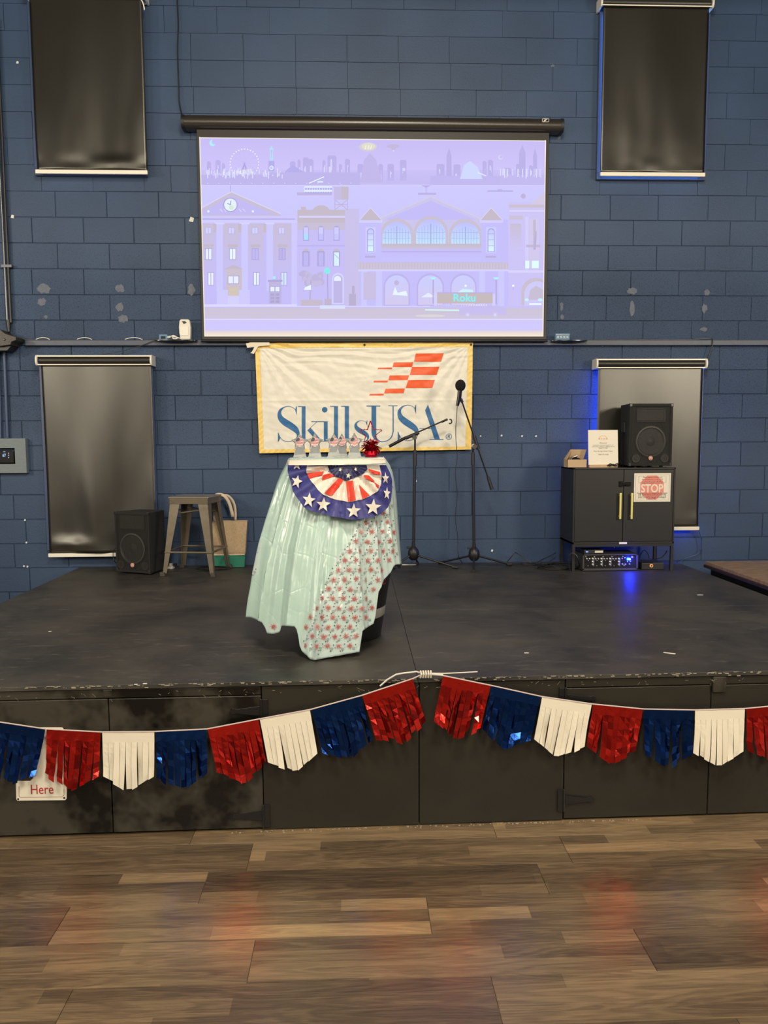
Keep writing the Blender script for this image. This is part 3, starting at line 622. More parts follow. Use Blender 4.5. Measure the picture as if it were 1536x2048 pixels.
# water tower
rc(668, 374, 697, 400, '#c0b5de'); rc(683, 374, 697, 400, '#bfb3c0'); pp([(666, 374), (682, 369), (698, 374)], '#cbc5f6')
for a, b, c, d in ((670, 400, 670, 420), (695, 400, 695, 420), (670, 400, 695, 420), (695, 400, 670, 420), (670, 410, 695, 410)): ln(a, b, c, d, 1.5, '#b9add0')
# tree, street lamp
for k in range(26): ci(600+rnd.random()*44, 546+rnd.random()*22, 3+rnd.random()*5, '#b9add6' if k % 2 else '#c0b5dc', 9)
ln(622, 560, 620, 600, 3, '#b5a9cc'); pp([(610, 575), (622, 570), (622, 580), (608, 580)], '#e4f2ff')
ln(655, 545, 656, 612, 1.8, '#a89ecc'); ci(654.5, 542, 6.5, '#7fe6e6', 18); rc(649, 598, 663, 616, '#bcaec6')
rc(698, 588, 712, 612, '#b3a8c9'); rc(704, 572, 709, 590, '#b3a8c9'); rc(742, 600, 774, 603, '#b4a8c4'); rc(744, 603, 748, 610, '#b4a8c4'); rc(768, 603, 772, 610, '#b4a8c4')
# market hall
rc(718, 440, 1016, 612, '#c0b8f5')
pp([(757, 440), (861, 395), (962, 440), (962, 490), (757, 490)], '#c6bfe8'); pp([(768, 440), (861, 402), (952, 440)], '#beb6f4')
ln(757, 438, 861, 394, 2.4, '#cfc7da'); ln(861, 394, 962, 438, 2.4, '#cfc7da')
for x0, x1, t in ((762, 825, 437), (829, 894, 432), (899, 962, 438)):
    arch(x0-2, x1+2, t, 489, '#c4b9c9'); arch(x0+3, x1-3, t+7, 489, '#b9b8fa', '#bfe0ff')
    for k in range(1, 10):
        x = x0+3+k*(x1-x0-6)/10; ln(x, t+16+abs(k-5)*2.2, x, 489, .8 if k != 5 else 2, '#9aa8d8')
    for y in (465, 477): ln(x0+4, y, x1-4, y, .9, '#9aa8d8')
rc(760, 488, 962, 499, '#c1b3b8', '#c4b9dc'); rc(760, 503, 962, 505, '#b0a6e0'); rc(760, 513, 962, 524, '#c1baf8')
for x in (721, 962):
    pp([(x-2, 441), (x+20, 416), (x+43, 441)], TAN2); ln(x-2, 441, x+20, 416, 1.5, '#d6cfee'); ln(x+20, 416, x+43, 441, 1.5, '#d6cfee'); rc(x-3, 441, x+44, 446, '#cfc9fa'); rc(x, 446, x+42, 524, '#c0b9f6')
    rc(x+10, 455, x+30, 505, '#cbc7fc'); arch(x+13, x+27, 457, 504, '#98a0d4'); arch(x+14.5, x+25.5, 459, 503, '#c0c0fb', '#d8f4ff')
    for y in (468, 480, 492): ln(x+14, y, x+26, y, 1.2, '#98a0d4')
    rc(x+9, 512, x+30, 516, '#b3a8d4')
rc(716, 525, 1016, 539, '#c3b8cc')
for k in range(50): ln(718+k*6, 526, 718+k*6, 538, .7, '#d2c8d8')
rc(716, 539, 1016, 543, '#d0cbfb')
for x0, x1 in ((767, 820), (833, 888), (900, 953)): arch(x0, x1, 547, 612, '#b7ade6'); arch(x0+3, x1-3, 551, 610, '#c6c8fb', '#cfc4e8')
for x in (722, 752, 958, 996): rc(x, 543, x+12, 612, '#c8c3fa')
rc(727, 545, 752, 600, '#c3b8dc'); pp([(785, 590), (790, 574), (795, 586), (812, 582), (815, 592)], '#e4f2ff'); ci(793, 566, 5, '#bcb0d4'); ci(931, 572, 2.4, '#f0faff', 8)
pp([(842, 595), (856, 586), (874, 595)], '#dfe8ff'); pp([(908, 590), (925, 578), (945, 580), (948, 590)], '#c6f0f4')
# lamps by the sign
for x in (866, 992): ln(x, 560, x, 608, 2, '#a89ecb'); pp([(x-6, 555), (x+6, 555), (x+3, 559), (x-3, 559)], '#a8f0f4')
# right building
rc(1016, 405, 1100, 612, '#c9bff0', '#c6bcf2'); rc(1018, 410, 1100, 416, '#c5b9c6'); rc(1018, 421, 1100, 424, '#d6d0fa'); rc(1018, 432, 1045, 440, '#c6bad0'); rc(1020, 448, 1042, 500, '#c4b8cc', '#c8bff0')
rc(1050, 434, 1056, 540, '#cfc9fa'); rc(1056, 438, 1078, 536, '#cdc2e6'); rc(1066, 440, 1071, 490, '#bfb2c6'); rc(1052, 490, 1080, 495, '#bdb1ca'); pp([(1066, 500), (1070, 465), (1073, 462), (1071, 500)], '#b2a8d6')
rc(1050, 522, 1058, 537, '#dcfaff'); rc(1063, 522, 1077, 537, '#dcfaff'); rc(1016, 541, 1100, 546, '#d4cefa')
pp([(1060, 410), (1090, 385), (1090, 410)], '#cfc3dc'); ci(1046, 393, 5, '#b9acd0'); arch(1042, 1100, 556, 610, '#c5b8c6'); arch(1048, 1100, 563, 612, '#cbc4f4')
ci(1026, 572, 2.4, '#f0faff', 8); ln(1026, 574, 1026, 580, 1, '#a89ecb'); pp([(1056, 600), (1060, 580), (1072, 572), (1086, 580), (1090, 600)], '#c3b7cc'); ci(1053, 600, 4, '#bdf2ff', 10, 3); ci(1080, 600, 5, '#bdf2ff', 10, 3); rc(1058, 607, 1082, 610, '#eefcff')
# street
ci(860, 632, 30, '#d8d0cc', 24, 2.6); ln(850, 620, 920, 621, 3, '#d0f0ee'); ln(406, 613, 860, 613, 1.6, '#d6d4ff'); rc(640, 611, 690, 618, '#d6daff')
pp([(918, 618), (935, 610), (965, 608), (990, 612), (1012, 618), (1012, 630), (918, 630)], '#c2b7ea'); ci(935, 630, 6, '#c8bfe0', 12); ci(990, 630, 6, '#c8bfe0', 12); ci(935, 630, 3, '#d6d0fa', 10); ci(990, 630, 3, '#d6d0fa', 10)
# sign
rc(868, 588, 874, 612, '#cfcaf6'); rc(984, 588, 990, 612, '#cfcaf6'); rc(874, 586, 985, 607, '#c1b2b0'); rc(874, 585, 985, 587, '#b3a8dc')
for k in range(30): rc(876+k*3.3, 609, 877.5+k*3.3, 612, '#ece6f6' if k > 18 else '#d8cdea')
vs, fs = text_geo('Roku', 22, .45); c = lin('#86f4fb'); n0 = len(PV)
sR = (W(940, 600, .082).x-W(930, 600, .082).x)/10
tx, tz = mp(928.5, 603)
for v in vs: PV.append((tx+v.x*sR*.98, -.0825-(PL[0]+5)*1.2e-5, tz+v.y*sR*.95)); PC.append(c)
for f in fs: PF.append(tuple(n0+i for i in f))
me = bpy.data.meshes.new('projected_picture'); me.from_pydata([Vector(v)-ORG[scr.name] for v in PV], [], PF)
ca = me.color_attributes.new('Col', 'FLOAT_COLOR', 'POINT')
for i, c in enumerate(PC): ca.data[i].color = c
m = bpy.data.materials.new('projected_light'); m.use_nodes = True; nt = m.node_tree; nt.nodes.clear()
at = nt.nodes.new('ShaderNodeAttribute'); at.attribute_name = 'Col'; e = nt.nodes.new('ShaderNodeEmission'); ou = nt.nodes.new('ShaderNodeOutputMaterial'); e.inputs[1].default_value = 1.0
nt.links.new(at.outputs[0], e.inputs[0]); nt.links.new(e.outputs[0], ou.inputs[0]); me.materials.append(m)
finish(bpy.data.objects.new('projected_picture', me), scr, 'lavender projected night city street with a glowing sign')
rim = MB(); t = .008
rim.box(ix0-t, ix0, -.0835, -.082, iz0-t, iz1+t); rim.box(ix1, ix1+t, -.0835, -.082, iz0-t, iz1+t); rim.box(ix0, ix1, -.0835, -.082, iz1, iz1+t*.7); rim.box(ix0, ix1, -.0835, -.082, iz0-t, iz0)
build('picture_edge', rim, emis('projected_edge', '#f6ecdf', 1.0), scr, label='thin bright edge of the projected light')

# ================================================================ BANNER
def seg(px0, py0, px1, py1, u): return px0+(px1-px0)*u, py0+(py1-py0)*u
bTL, bTR, bBR, bBL = (510.5, 687), (945, 685), (941.5, 899), (519.5, 906.5)
def ban_y(x, z):
    # relief of the hanging cloth, metres in front of the wall
    r1 = hypot(x-BX1, z-BZ1); a1 = atan2(BZ1-z, BX1-x); r2 = hypot(x-BX0, z-BZ1); a2 = atan2(BZ1-z, x-BX0)
    def rg(p): q = sin(p); return q*(.55+.45*abs(q))
    nz = noise.noise(Vector((x*2, z*2, 0)))
    w = .0075*rg(a1*25+2.5*nz)*min(1, r1*3.2)*math.exp(-r1/.55)
    w += .0080*rg(a2*24+1+2.5*nz)*min(1, r2*3.2)*math.exp(-r2/.55)
    u_ = (x-BX0)/(BX1-BX0); sg = (BZ1-z)-.42*u_*(1-u_)*(1+.3*nz)
    w += .0042*rg(sg*105+5*noise.noise(Vector((x*3, z*6, 2))))*math.exp(-(sg/.10)**2)
    w += .0028*rg((BZ1-z)*150+6*noise.noise(Vector((x*2.4, z*7, 9))))*math.exp(-(BZ1-z)/.12)
    w += .0045*noise.noise(Vector((x*6+z*4, z*6, 5)))+.0030*noise.noise(Vector((x*20+z*16, z*18-x*9, 7)))
    w += .003*sin(x*17+z*6)*min(1, (BZ1-z)*1.5)
    w += .0025*math.exp(-((z-(BZ1-.46))/.010)**2)
    return -.050-w
BX0, BX1, BZ1 = W(512, 690, .03).x, W(943, 688, .03).x, W(728, 686, .03).z
def banpos(px, py, off=0.0):
    p = W(px, py, .03); return Vector((p.x, ban_y(p.x, p.z)-off, p.z))
banner = thing('banner', 'cream cloth banner with yellow border and blue lettering under the screen', 'banner', (.15, 0, 1.65))
CLOTH = mat('cream_satin', (.76, .745, .665), .42, bump=.25, bscale=25, spec=.4, bdist=.01)
YEL = mat('yellow_satin', (.84, .60, .17), .38, bump=.3, bscale=40, spec=.5)
def grid_quad(P4, nx, ny, fn):
    (a, b, c, d) = P4; vs = []; fs = []
    for j in range(ny+1):
        for i in range(nx+1):
            u, v = i/nx, j/ny
            x = (a[0]*(1-u)+b[0]*u)*(1-v)+(d[0]*(1-u)+c[0]*u)*v; y = (a[1]*(1-u)+b[1]*u)*(1-v)+(d[1]*(1-u)+c[1]*u)*v
            vs.append(fn(x, y))
    for j in range(ny):
        for i in range(nx): q = j*(nx+1)+i; fs.append((q, q+nx+1, q+nx+2, q+1))
    return vs, fs
build('cloth', MB().add(*grid_quad((bTL, bTR, bBR, bBL), 300, 150, banpos)), CLOTH, banner, smooth=True)
iTL, iTR, iBR, iBL = (520, 697), (935.5, 694.5), (930.5, 893), (528, 899)
bo = MB()
for q, nx, ny in (((bTL, bTR, iTR, iTL), 170, 4), ((iTR, bTR, bBR, iBR), 4, 90), ((iBL, iBR, bBR, bBL), 170, 4), ((bTL, iTL, iBL, bBL), 4, 90)):
    bo.add(*grid_quad(q, nx, ny, lambda x, y: banpos(x, y, .003+.0012*sin(x*.55+y*.6))))
build('border', bo, YEL, banner, smooth=True, label='shiny yellow satin border')
PB = mat('blue_print', lin('#23659c')[:3], .5, bump=.2, bscale=25); PR = mat('orange_red_print', lin('#ea5c28')[:3], .5, bump=.2, bscale=25)
blue = MB(); K = 4.042
def bp_(pts): drape(blue, [(540+x/K, 780+y/K) for x, y in pts], lambda x, y: banpos(x, y, .0026), 3.5)
def stroke(cl):
    L_, R_ = [], []
    # smooth by Catmull-Rom
    P = []
    for i in range(len(cl)-1):
        p0, p1, p2, p3 = cl[max(i-1, 0)], cl[i], cl[i+1], cl[min(i+2, len(cl)-1)]
        for t in (0, .25, .5, .75):
            P.append([.5*((2*p1[k])+(-p0[k]+p2[k])*t+(2*p0[k]-5*p1[k]+4*p2[k]-p3[k])*t*t+(-p0[k]+3*p1[k]-3*p2[k]+p3[k])*t**3) for k in range(3)])
    P.append(cl[-1])
    for i, p in enumerate(P):
        a, b = P[max(i-1, 0)], P[min(i+1, len(P)-1)]; dx, dy = b[0]-a[0], b[1]-a[1]; l = hypot(dx, dy) or 1; w = max(p[2], 2.6)/2
        L_.append((p[0]-dy/l*w, p[1]+dx/l*w)); R_.append((p[0]+dy/l*w, p[1]-dx/l*w))
    for i in range(len(L_)-1): bp_([L_[i], L_[i+1], R_[i+1], R_[i]])
def glyph_S(x0, x1, y0, y1, k=1.0):
    cl = [(.845, .17, .02), (.80, .10, .02), (.68, .045, .022), (.5, .018, .026), (.3, .045, .05), (.14, .125, .11), (.095, .235, .175), (.17, .36, .255), (.37, .465, .30), (.60, .555, .30), (.83, .66, .25), (.93, .77, .15), (.90, .87, .075), (.76, .95, .04), (.56, .985, .028), (.36, .98, .026), (.20, .93, .022), (.09, .83, .02), (.05, .76, .018)]
    w, h = x1-x0, y1-y0
    stroke([(x0+a*w, y0+b*h, c*w*k) for a, b, c in cl])
    bp_([(x0+.86*w, y0+.01*h), (x0+.88*w, y0+.01*h), (x0+.88*w, y0+.27*h), (x0+.80*w, y0+.11*h)])
    bp_([(x0+.02*w, y0+.74*h), (x0+.04*w, y0+.74*h), (x0+.13*w, y0+.9*h), (x0+.05*w, y0+.99*h), (x0+.02*w, y0+.99*h)])
def rr_(x0, y0, x1, y1): bp_([(x0, y0), (x1, y0), (x1, y1), (x0, y1)])
glyph_S(62, 240, 128, 420)
rr_(258, 132, 288, 416); rr_(228, 131, 262, 137); rr_(244, 411, 304, 416)
stroke([(304, 328, 3), (342, 292, 3), (382, 256, 4)]); bp_([(304, 326), (330, 306), (420, 412), (378, 412)]); rr_(335, 253, 440, 259); rr_(372, 411, 480, 416)
rr_(436, 254, 467, 416); bp_([(443+22*cos(2*pi*k/24), 160+22*sin(2*pi*k/24)) for k in range(24)])
rr_(518, 131, 550, 416); rr_(486, 130, 520, 136); rr_(500, 411, 566, 416); rr_(605, 131, 638, 416); rr_(574, 130, 607, 136); rr_(590, 411, 655, 416)
glyph_S(682, 800, 245, 422, 1.05)
rr_(820, 128, 858, 345); rr_(778, 127, 890, 134); rr_(955, 125, 1030, 131); rr_(990, 128, 999, 340)
stroke([(840, 335, 38), (842, 365, 34), (856, 395, 22), (888, 415, 9), (920, 417, 6), (955, 405, 7), (982, 378, 8), (994, 335, 8)])
glyph_S(1028, 1200, 118, 412)
bp_([(1252, 165), (1275, 118), (1372, 400), (1328, 400)]); rr_(1288, 397, 1400, 403); rr_(1206, 309, 1302, 314)
def ring(cx, cy, r, w, n=28):
    for k in range(n):
        a, b = 2*pi*k/n, 2*pi*(k+1)/n
        bp_([(cx+r*cos(a), cy+r*sin(a)), (cx+r*cos(b), cy+r*sin(b)), (cx+(r-w)*cos(b), cy+(r-w)*sin(b)), (cx+(r-w)*cos(a), cy+(r-w)*sin(a))])
ring(1443, 377, 25, 4)
rr_(1434, 362, 1438, 392); ring(1443, 370, 9, 4, 14); bp_([(1442, 377), (1447, 377), (1455, 392), (1450, 392)])
build('lettering', blue, PB, banner, smooth=True, label='blue serif lettering reading SkillsUSA')
red = MB(); K2 = 9.6
for q in ([(875, 170), (1410, 165), (1360, 325), (840, 325)], [(455, 340), (825, 335), (805, 425), (430, 428)], [(155, 440), (425, 437), (415, 468), (145, 468)],
          [(805, 425), (1325, 422), (1275, 578), (760, 580)], [(375, 590), (745, 585), (720, 678), (350, 682)], [(75, 690), (345, 686), (330, 720), (65, 722)],
          [(730, 678), (1240, 673), (1190, 828), (680, 830)], [(295, 843), (665, 838), (640, 930), (270, 932)], [(0, 940), (265, 938), (258, 970), (-15, 972)]):
    drape(red, [(740+x/K2, 690+y/K2) for x, y in q], lambda x, y: banpos(x, y, .0026), 3.0)
build('checker_emblem', red, PR, banner, smooth=True, label='orange red slanted checker flag emblem')
for px, py in ((729, 690.5), (941, 690)):
    p = banpos(px, py, .004); build('grommet', MB().lathe([(.006, 0), (.009, .002), (.009, .004), (.006, .005), (.0045, .003)], p, 14, 'y'), BLACKM, banner)
TAPE = mat('cream_tape', (.74, .68, .55), .5, bump=.2, bscale=60)
tq = 0
for q in ([(493, 688), (514, 685), (522, 687), (520, 694), (496, 697)], [(505, 705), (513, 690), (519, 692), (509, 709), (502, 707)], [(500, 686), (540, 685), (541, 692), (503, 695)]):
    build('tape_strip', MB().prism([(banpos(*a).x, banpos(*a).z) for a in q], -.0705-.0012*tq, -.0695-.0012*tq), TAPE, banner); tq += 1

# ================================================================ STAGE DECORATION STAND (barrel, cloth, fan, trophies)
YC = -2.36
bc = D(683, 1290); BXC = -.085
bar = thing('barrel', 'black tapered barrel with silver bands under the mint cloth', 'barrel', (BXC, YC, ZD))
prof = [(.205, 0), (.212, .006), (.228, .10), (.25, .24), (.278, .40), (.283, .402), (.283, .425), (.275, .427), (.262, .5), (.225, .88), (.22, .9)]
build('body', MB().lathe([(a, ZD+b) for a, b in prof], (BXC, YC, 0), 48), mat('black_barrel_plastic', (.012, .012, .013), .3), bar, smooth=True)
for z in (.115,):
    r0 = .228+.0017
    build('band', MB().lathe([(r0+.001, ZD+z), (r0+.003, ZD+z+.002), (r0+.0085, ZD+z+.05), (r0+.0065, ZD+z+.052)], (BXC, YC, 0), 48), mat('grey_band', (.33, .32, .29), .38), bar, smooth=True, label='grey painted band near the foot')
mb = MB()
for k in range(5): mb.tube([(BXC+.262+.006*k, YC-.02, ZD+.405-.004*k), (BXC+.275+.006*k, YC-.022, ZD+.418), (BXC+.27+.006*k, YC-.02, ZD+.43)], .004, 6)
mb.tube([(BXC+.24, YC-.06, ZD+.39), (BXC+.29, YC-.05, ZD+.42), (BXC+.30, YC-.03, ZD+.44)], .012, 8)
build('rim_clasp', mb, BLACKG, bar, smooth=True)
mk = MB(); T = Matrix.Translation((BXC, YC, 0))
def onbarrel(x, z): 
    r = .258+(z-ZD-.28)*.15+.002; a = x/r; return Vector((BXC+r*sin(a), YC-r*cos(a), z))
for zz in (.36, .325, .29): 
    drape(mk, [(.225, ZD+zz), (.29, ZD+zz), (.29, ZD+zz+.004), (.225, ZD+zz+.004)], onbarrel, .02)
for k in range(4): drape(mk, [(.232+k*.014, ZD+.30), (.239+k*.014, ZD+.30), (.243+k*.014, ZD+.318), (.236+k*.014, ZD+.318)], onbarrel)
build('red_marking', mk, mat('red_marking', (.35, .03, .04), .5), bar, label='small red printed marking')

# cloth silhouette at the axis plane: photograph rows -> left/right
SIL_ = [(919, 576, 771), (930, 571, 779), (945, 563, 785), (965, 554, 789), (1000, 543, 793), (1040, 532, 796), (1080, 522, 799), (1130, 514, 803), (1180, 510, 806), (1236, 505, 808), (1290, 503, 810), (1330, 502, 811)]
SZ = [(W(690, y, -YC).z, W(l, y, -YC).x, W(r, y, -YC).x) for y, l, r in SIL_]
ZTOP = SZ[0][0]
def sil(z):
    if z >= SZ[0][0]: return SZ[0][1:]
    for a, b in zip(SZ, SZ[1:]):
        if a[0] >= z >= b[0]:
            t = (a[0]-z)/(a[0]-b[0]); return a[1]+(b[1]-a[1])*t, a[2]+(b[2]-a[2])*t
    return SZ[-1][1:]
def ell(z):
    l, r = sil(z); t = max(0, min(1, (ZTOP-z)/.95)); return (l+r)/2, (r-l)/2, .23+.27*t, .24+.12*t
FOLDS = [(-1.22, .07, .10), (-1.0, .045, -.07), (-.84, .05, .09), (-.6, .05, -.05), (-.42, .06, .07), (-.2, .04, -.03), (-.04, .03, .05), (.2, .06, -.02), (.40, .035, .06), (.54, .03, -.04), (.68, .035, .08), (.84, .03, -.05), (1.0, .04, .07), (1.2, .04, .04), (-2.0, .12, .06), (2.0, .12, .06), (2.6, .12, .06), (-2.7, .12, .06)]
def rad(th, z):
    t = max(0, min(1, (ZTOP-z)/.9)); f = 0
    for a, w, h in FOLDS:
        a2 = a+.12*(t-.5)*(1 if a > 0 else -1); f += 1.3*h*math.exp(-((th-a2)/w)**2)
    f += .012*sin(th*9+t*3)+.02*noise.noise(Vector((th*2.2, z*3, 1)))+.012*abs(noise.noise(Vector((th*5, z*6+th*3, 4))))
    return 1+(f-.02)*(.15+.85*t)*(.35 if abs(abs(th)-pi/2) < .25 else 1)
def clothpt(th, z, off=0.0):
    xc, a, bf, bb = ell(z); k = rad(th, z)+off/.3
    return Vector((xc+a*sin(th)*k, YC-(bf if cos(th) > 0 else bb)*cos(th)*k, z))
HEM = [(500, 1234), (506, 1236), (520, 1243), (530, 1246), (531, 1266), (545, 1268), (560, 1264), (563, 1251), (590, 1253), (595, 1262), (599, 1290), (604, 1303), (614, 1311), (622, 1321), (660, 1314), (721, 1303), (723, 1285), (724, 1262), (748, 1246), (752, 1225), (752, 1192), (762, 1176), (767, 1160), (781, 1145), (788, 1130), (803, 1128), (815, 1126)]
def hempy(px):
    if px <= HEM[0][0]: return HEM[0][1]
    for a, b in zip(HEM, HEM[1:]):
        if a[0] <= px <= b[0]: return a[1]+(b[1]-a[1])*(px-a[0])/(b[0]-a[0])
    return HEM[-1][1]
def hemz(th):
    if abs(th) > pi/2+.05:
        return {True: .77 if -2.1 < th < -1.72 else .86, False: 1.0}[th < 0]
    z = ZTOP-.1
    while z > ZD+.006:
        q = clothpt(th, z); px, py = proj(q)
        if py >= hempy(px): break
        z -= .0015
    return max(z, ZD+.006)
NT, NV = 260, 90; vs = []; fs = []
ths = [-pi+2*pi*i/NT for i in range(NT)]
hz = [hemz(t) for t in ths]
top0 = []
for i, th in enumerate(ths):
    for j in range(NV+1):
        z = ZTOP-(ZTOP-hz[i])*j/NV; vs.append(clothpt(th, z))
for i in range(NT):
    for j in range(NV): a = i*(NV+1)+j; b = ((i+1) % NT)*(NV+1)+j; fs.append((a, a+1, b+1, b))
# rounded shoulder to the flat top
nb0 = len(vs)
for k, (s_, dz) in enumerate(((.985, .006), (.95, .010), (.6, .011), (.2, .011))):
    for i, th in enumerate(ths): p = clothpt(th, ZTOP); xc = ell(ZTOP)[0]; vs.append(Vector((xc+(p.x-xc)*s_, YC+(p.y-YC)*s_, ZTOP+dz)))
for i in range(NT):
    i2 = (i+1) % NT; fs.append((i*(NV+1), i2*(NV+1), nb0+i2, nb0+i))
    for k in range(3): fs.append((nb0+k*NT+i, nb0+k*NT+i2, nb0+(k+1)*NT+i2, nb0+(k+1)*NT+i))
fs.append(tuple(nb0+3*NT+i for i in range(NT)))
def cloth_material(name, col):
    m, nt, b = newmat(name); N = nt.nodes; L = nt.links; b.inputs['Base Color'].default_value = lin(col); b.inputs['Roughness'].default_value = .24; b.inputs['Specular IOR Level'].default_value = .5
    g = N.new('ShaderNodeNewGeometry'); v = N.new('ShaderNodeTexVoronoi'); v.feature = 'DISTANCE_TO_EDGE'; v.inputs['Scale'].default_value = 4.6
    n = N.new('ShaderNodeTexNoise'); n.inputs['Scale'].default_value = 5; n.inputs['Detail'].default_value = 2
    ad = N.new('ShaderNodeMix'); ad.data_type = 'VECTOR'; ad.inputs[0].default_value = .07; L.new(g.outputs['Position'], n.inputs['Vector']); L.new(g.outputs['Position'], ad.inputs[4]); L.new(n.outputs[1], ad.inputs[5]); L.new(ad.outputs[1], v.inputs['Vector'])
    mr = N.new('ShaderNodeMapRange'); mr.inputs[2].default_value = .03; L.new(v.outputs['Distance'], mr.inputs[0])
    n3 = N.new('ShaderNodeTexNoise'); n3.inputs['Scale'].default_value = 6; n3.inputs['Detail'].default_value = 3; L.new(g.outputs['Position'], n3.inputs['Vector'])
    ma = N.new('ShaderNodeMath'); ma.operation = 'MULTIPLY_ADD'; ma.inputs[1].default_value = .045; L.new(mr.outputs[0], ma.inputs[0]); wk = N.new('ShaderNodeMath'); wk.operation = 'MULTIPLY'; wk.inputs[1].default_value = .75; L.new(n3.outputs[0], wk.inputs[0]); L.new(wk.outputs[0], ma.inputs[2])
    bp = N.new('ShaderNodeBump'); bp.inputs['Strength'].default_value = .5; bp.inputs['Distance'].default_value = .02; L.new(ma.outputs[0], bp.inputs['Height']); L.new(bp.outputs[0], b.inputs['Normal'])
    return m
MINT = cloth_material('mint_plastic_sheet', '#a8c3bb'); MINTP = cloth_material('printed_plastic_sheet', '#b4c7c4')
# which faces carry the firework print
def in_print(th, z):
    px, py = proj(clothpt(th, z))
    if abs(th) > pi/2: return th > 0 or th < -1.7
    if py > 1247.5 and px < 572: return True
    if px < 545-(py-1000)*.12-14 and py < 1150 and th < -1.0: return True
    bnd = [(1030, 716), (1080, 700), (1120, 668), (1160, 655), (1200, 634), (1250, 610), (1275, 600), (1330, 596)]
    if py < 1030: return px > 716+(1030-py)*.3
    for a, b in zip(bnd, bnd[1:]):
        if a[0] <= py <= b[0]: return px > a[1]+(b[1]-a[1])*(py-a[0])/(b[0]-a[0])
    return True
mb = MB(); mb.add(vs, fs); k = 0
for i in range(NT):
    for j in range(NV):
        z = ZTOP-(ZTOP-hz[i])*(j+.5)/NV; mb.m[k] = 1 if in_print(ths[i], z) else 0; k += 1
cl = build('tablecloth', mb, [MINT, MINTP], None, smooth=True, org=(BXC, YC, ZD), solid=.0015)
tag(cl, 'mint plastic tablecloth with a red firework print draped over the barrel', 'tablecloth')
# print motifs, draped on the sheet
def on_cloth(px, py, off=.004, smooth=False):
    q = ray(px, py).normalized(); t0 = (-3.1-CAM.y)/q.y; p = CAM+q*t0; dt = .004
    def inside(p):
        xc, a, bf, bb = ell(p.z); th = atan2((p.x-xc)/a, -(p.y-YC)/bf)
        return hypot((p.x-xc)/a, (p.y-YC)/bf) <= (1.045 if smooth else rad(th, p.z))+off/.3
    for _ in range(200):
        p2_ = p+q*.006
        if inside(p2_):
            for _k in range(7):
                m_ = (p+p2_)/2
                if inside(m_): p2_ = m_
                else: p = m_
            return p2_
        p = p2_
        if p.y > YC+.05: return None
    return None
bur = MB(); dots = MB(); gry = MB(); rnd = random.Random(5)
def plane_at(px, py):
    o = on_cloth(px, py); 
    if o is None: return None
    a = on_cloth(px+2, py); b = on_cloth(px, py-2)
    if a is None or b is None: return None
    u = (a-o); v = (b-o); n = u.cross(v).normalized()
    if abs(n.dot((o-CAM).normalized())) < .22: return None
    o = o+(CAM-o).normalized()*.001; u.normalize(); v = (v-u*v.dot(u)).normalized()
    return o, u, v, n
def inp(px, py):
    p = on_cloth(px, py)
    if p is None: return False
    xc, a, bf, bb = ell(p.z); th = atan2((p.x-xc)/a, -(p.y-YC)/bf)
    if py > min(hempy(px), hempy(px-7), hempy(px+7))-6: return False
    return in_print(th, p.z)
r_i = 0; y = 950
while y < 1318:
    x = 500+(r_i % 2)*11+(r_i*7) % 5
    while x < 805:
        for (jx, jy, ty) in ((0, 0, 0), (9, 5, 1), (12, -3, 2), (5, 10, 2), (8, 9, 3), (14, 3, 4)):
            qx, qy = x+jx+rnd.uniform(-1.2, 1.2), y+jy+rnd.uniform(-1.2, 1.2)
            if not inp(qx, qy): continue
            fr = plane_at(qx, qy)
            if not fr: continue
            o, u, v, n = fr; s = 1/385
            if ty == 0:
                for k in range(13):
                    a = 2*pi*k/13+rnd.uniform(-.2, .2); L0, L1 = .9*s, rnd.uniform(4.8, 7.8)*s; w = .5*s; d = u*cos(a)+v*sin(a); e = u*cos(a+.5)+v*sin(a+.5); t = u*-sin(a)+v*cos(a)
                    bur.add([o+d*L0-t*w, o+d*L0+t*w, o+d*L1*.6+e*L1*.4+t*w*.5, o+d*L1*.6+e*L1*.4-t*w*.5], [(0, 1, 2, 3)])
            elif ty == 1: gry.add([o+(u*cos(2*pi*k/10)+v*sin(2*pi*k/10))*2.4*s for k in range(10)], [tuple(range(10))])
            else:
                st = star(0, 0, (1.5 if ty == 2 else 1.0)*s, .5); dots.add([o+u*a+v*b for a, b in st], [tuple(range(10))])
        x += 22
    y += 19; r_i += 1
build('firework_print', bur, mat('red_ink', lin('#b4554f')[:3], .35), cl); cl_p = build('dot_print', gry, mat('grey_ink', lin('#8d9896')[:3], .35), cl)
o = build('star_print', dots, mat('dark_ink', lin('#232a33')[:3], .35), cl); o['kind'] = 'stuff'; cl_p['kind'] = 'stuff'

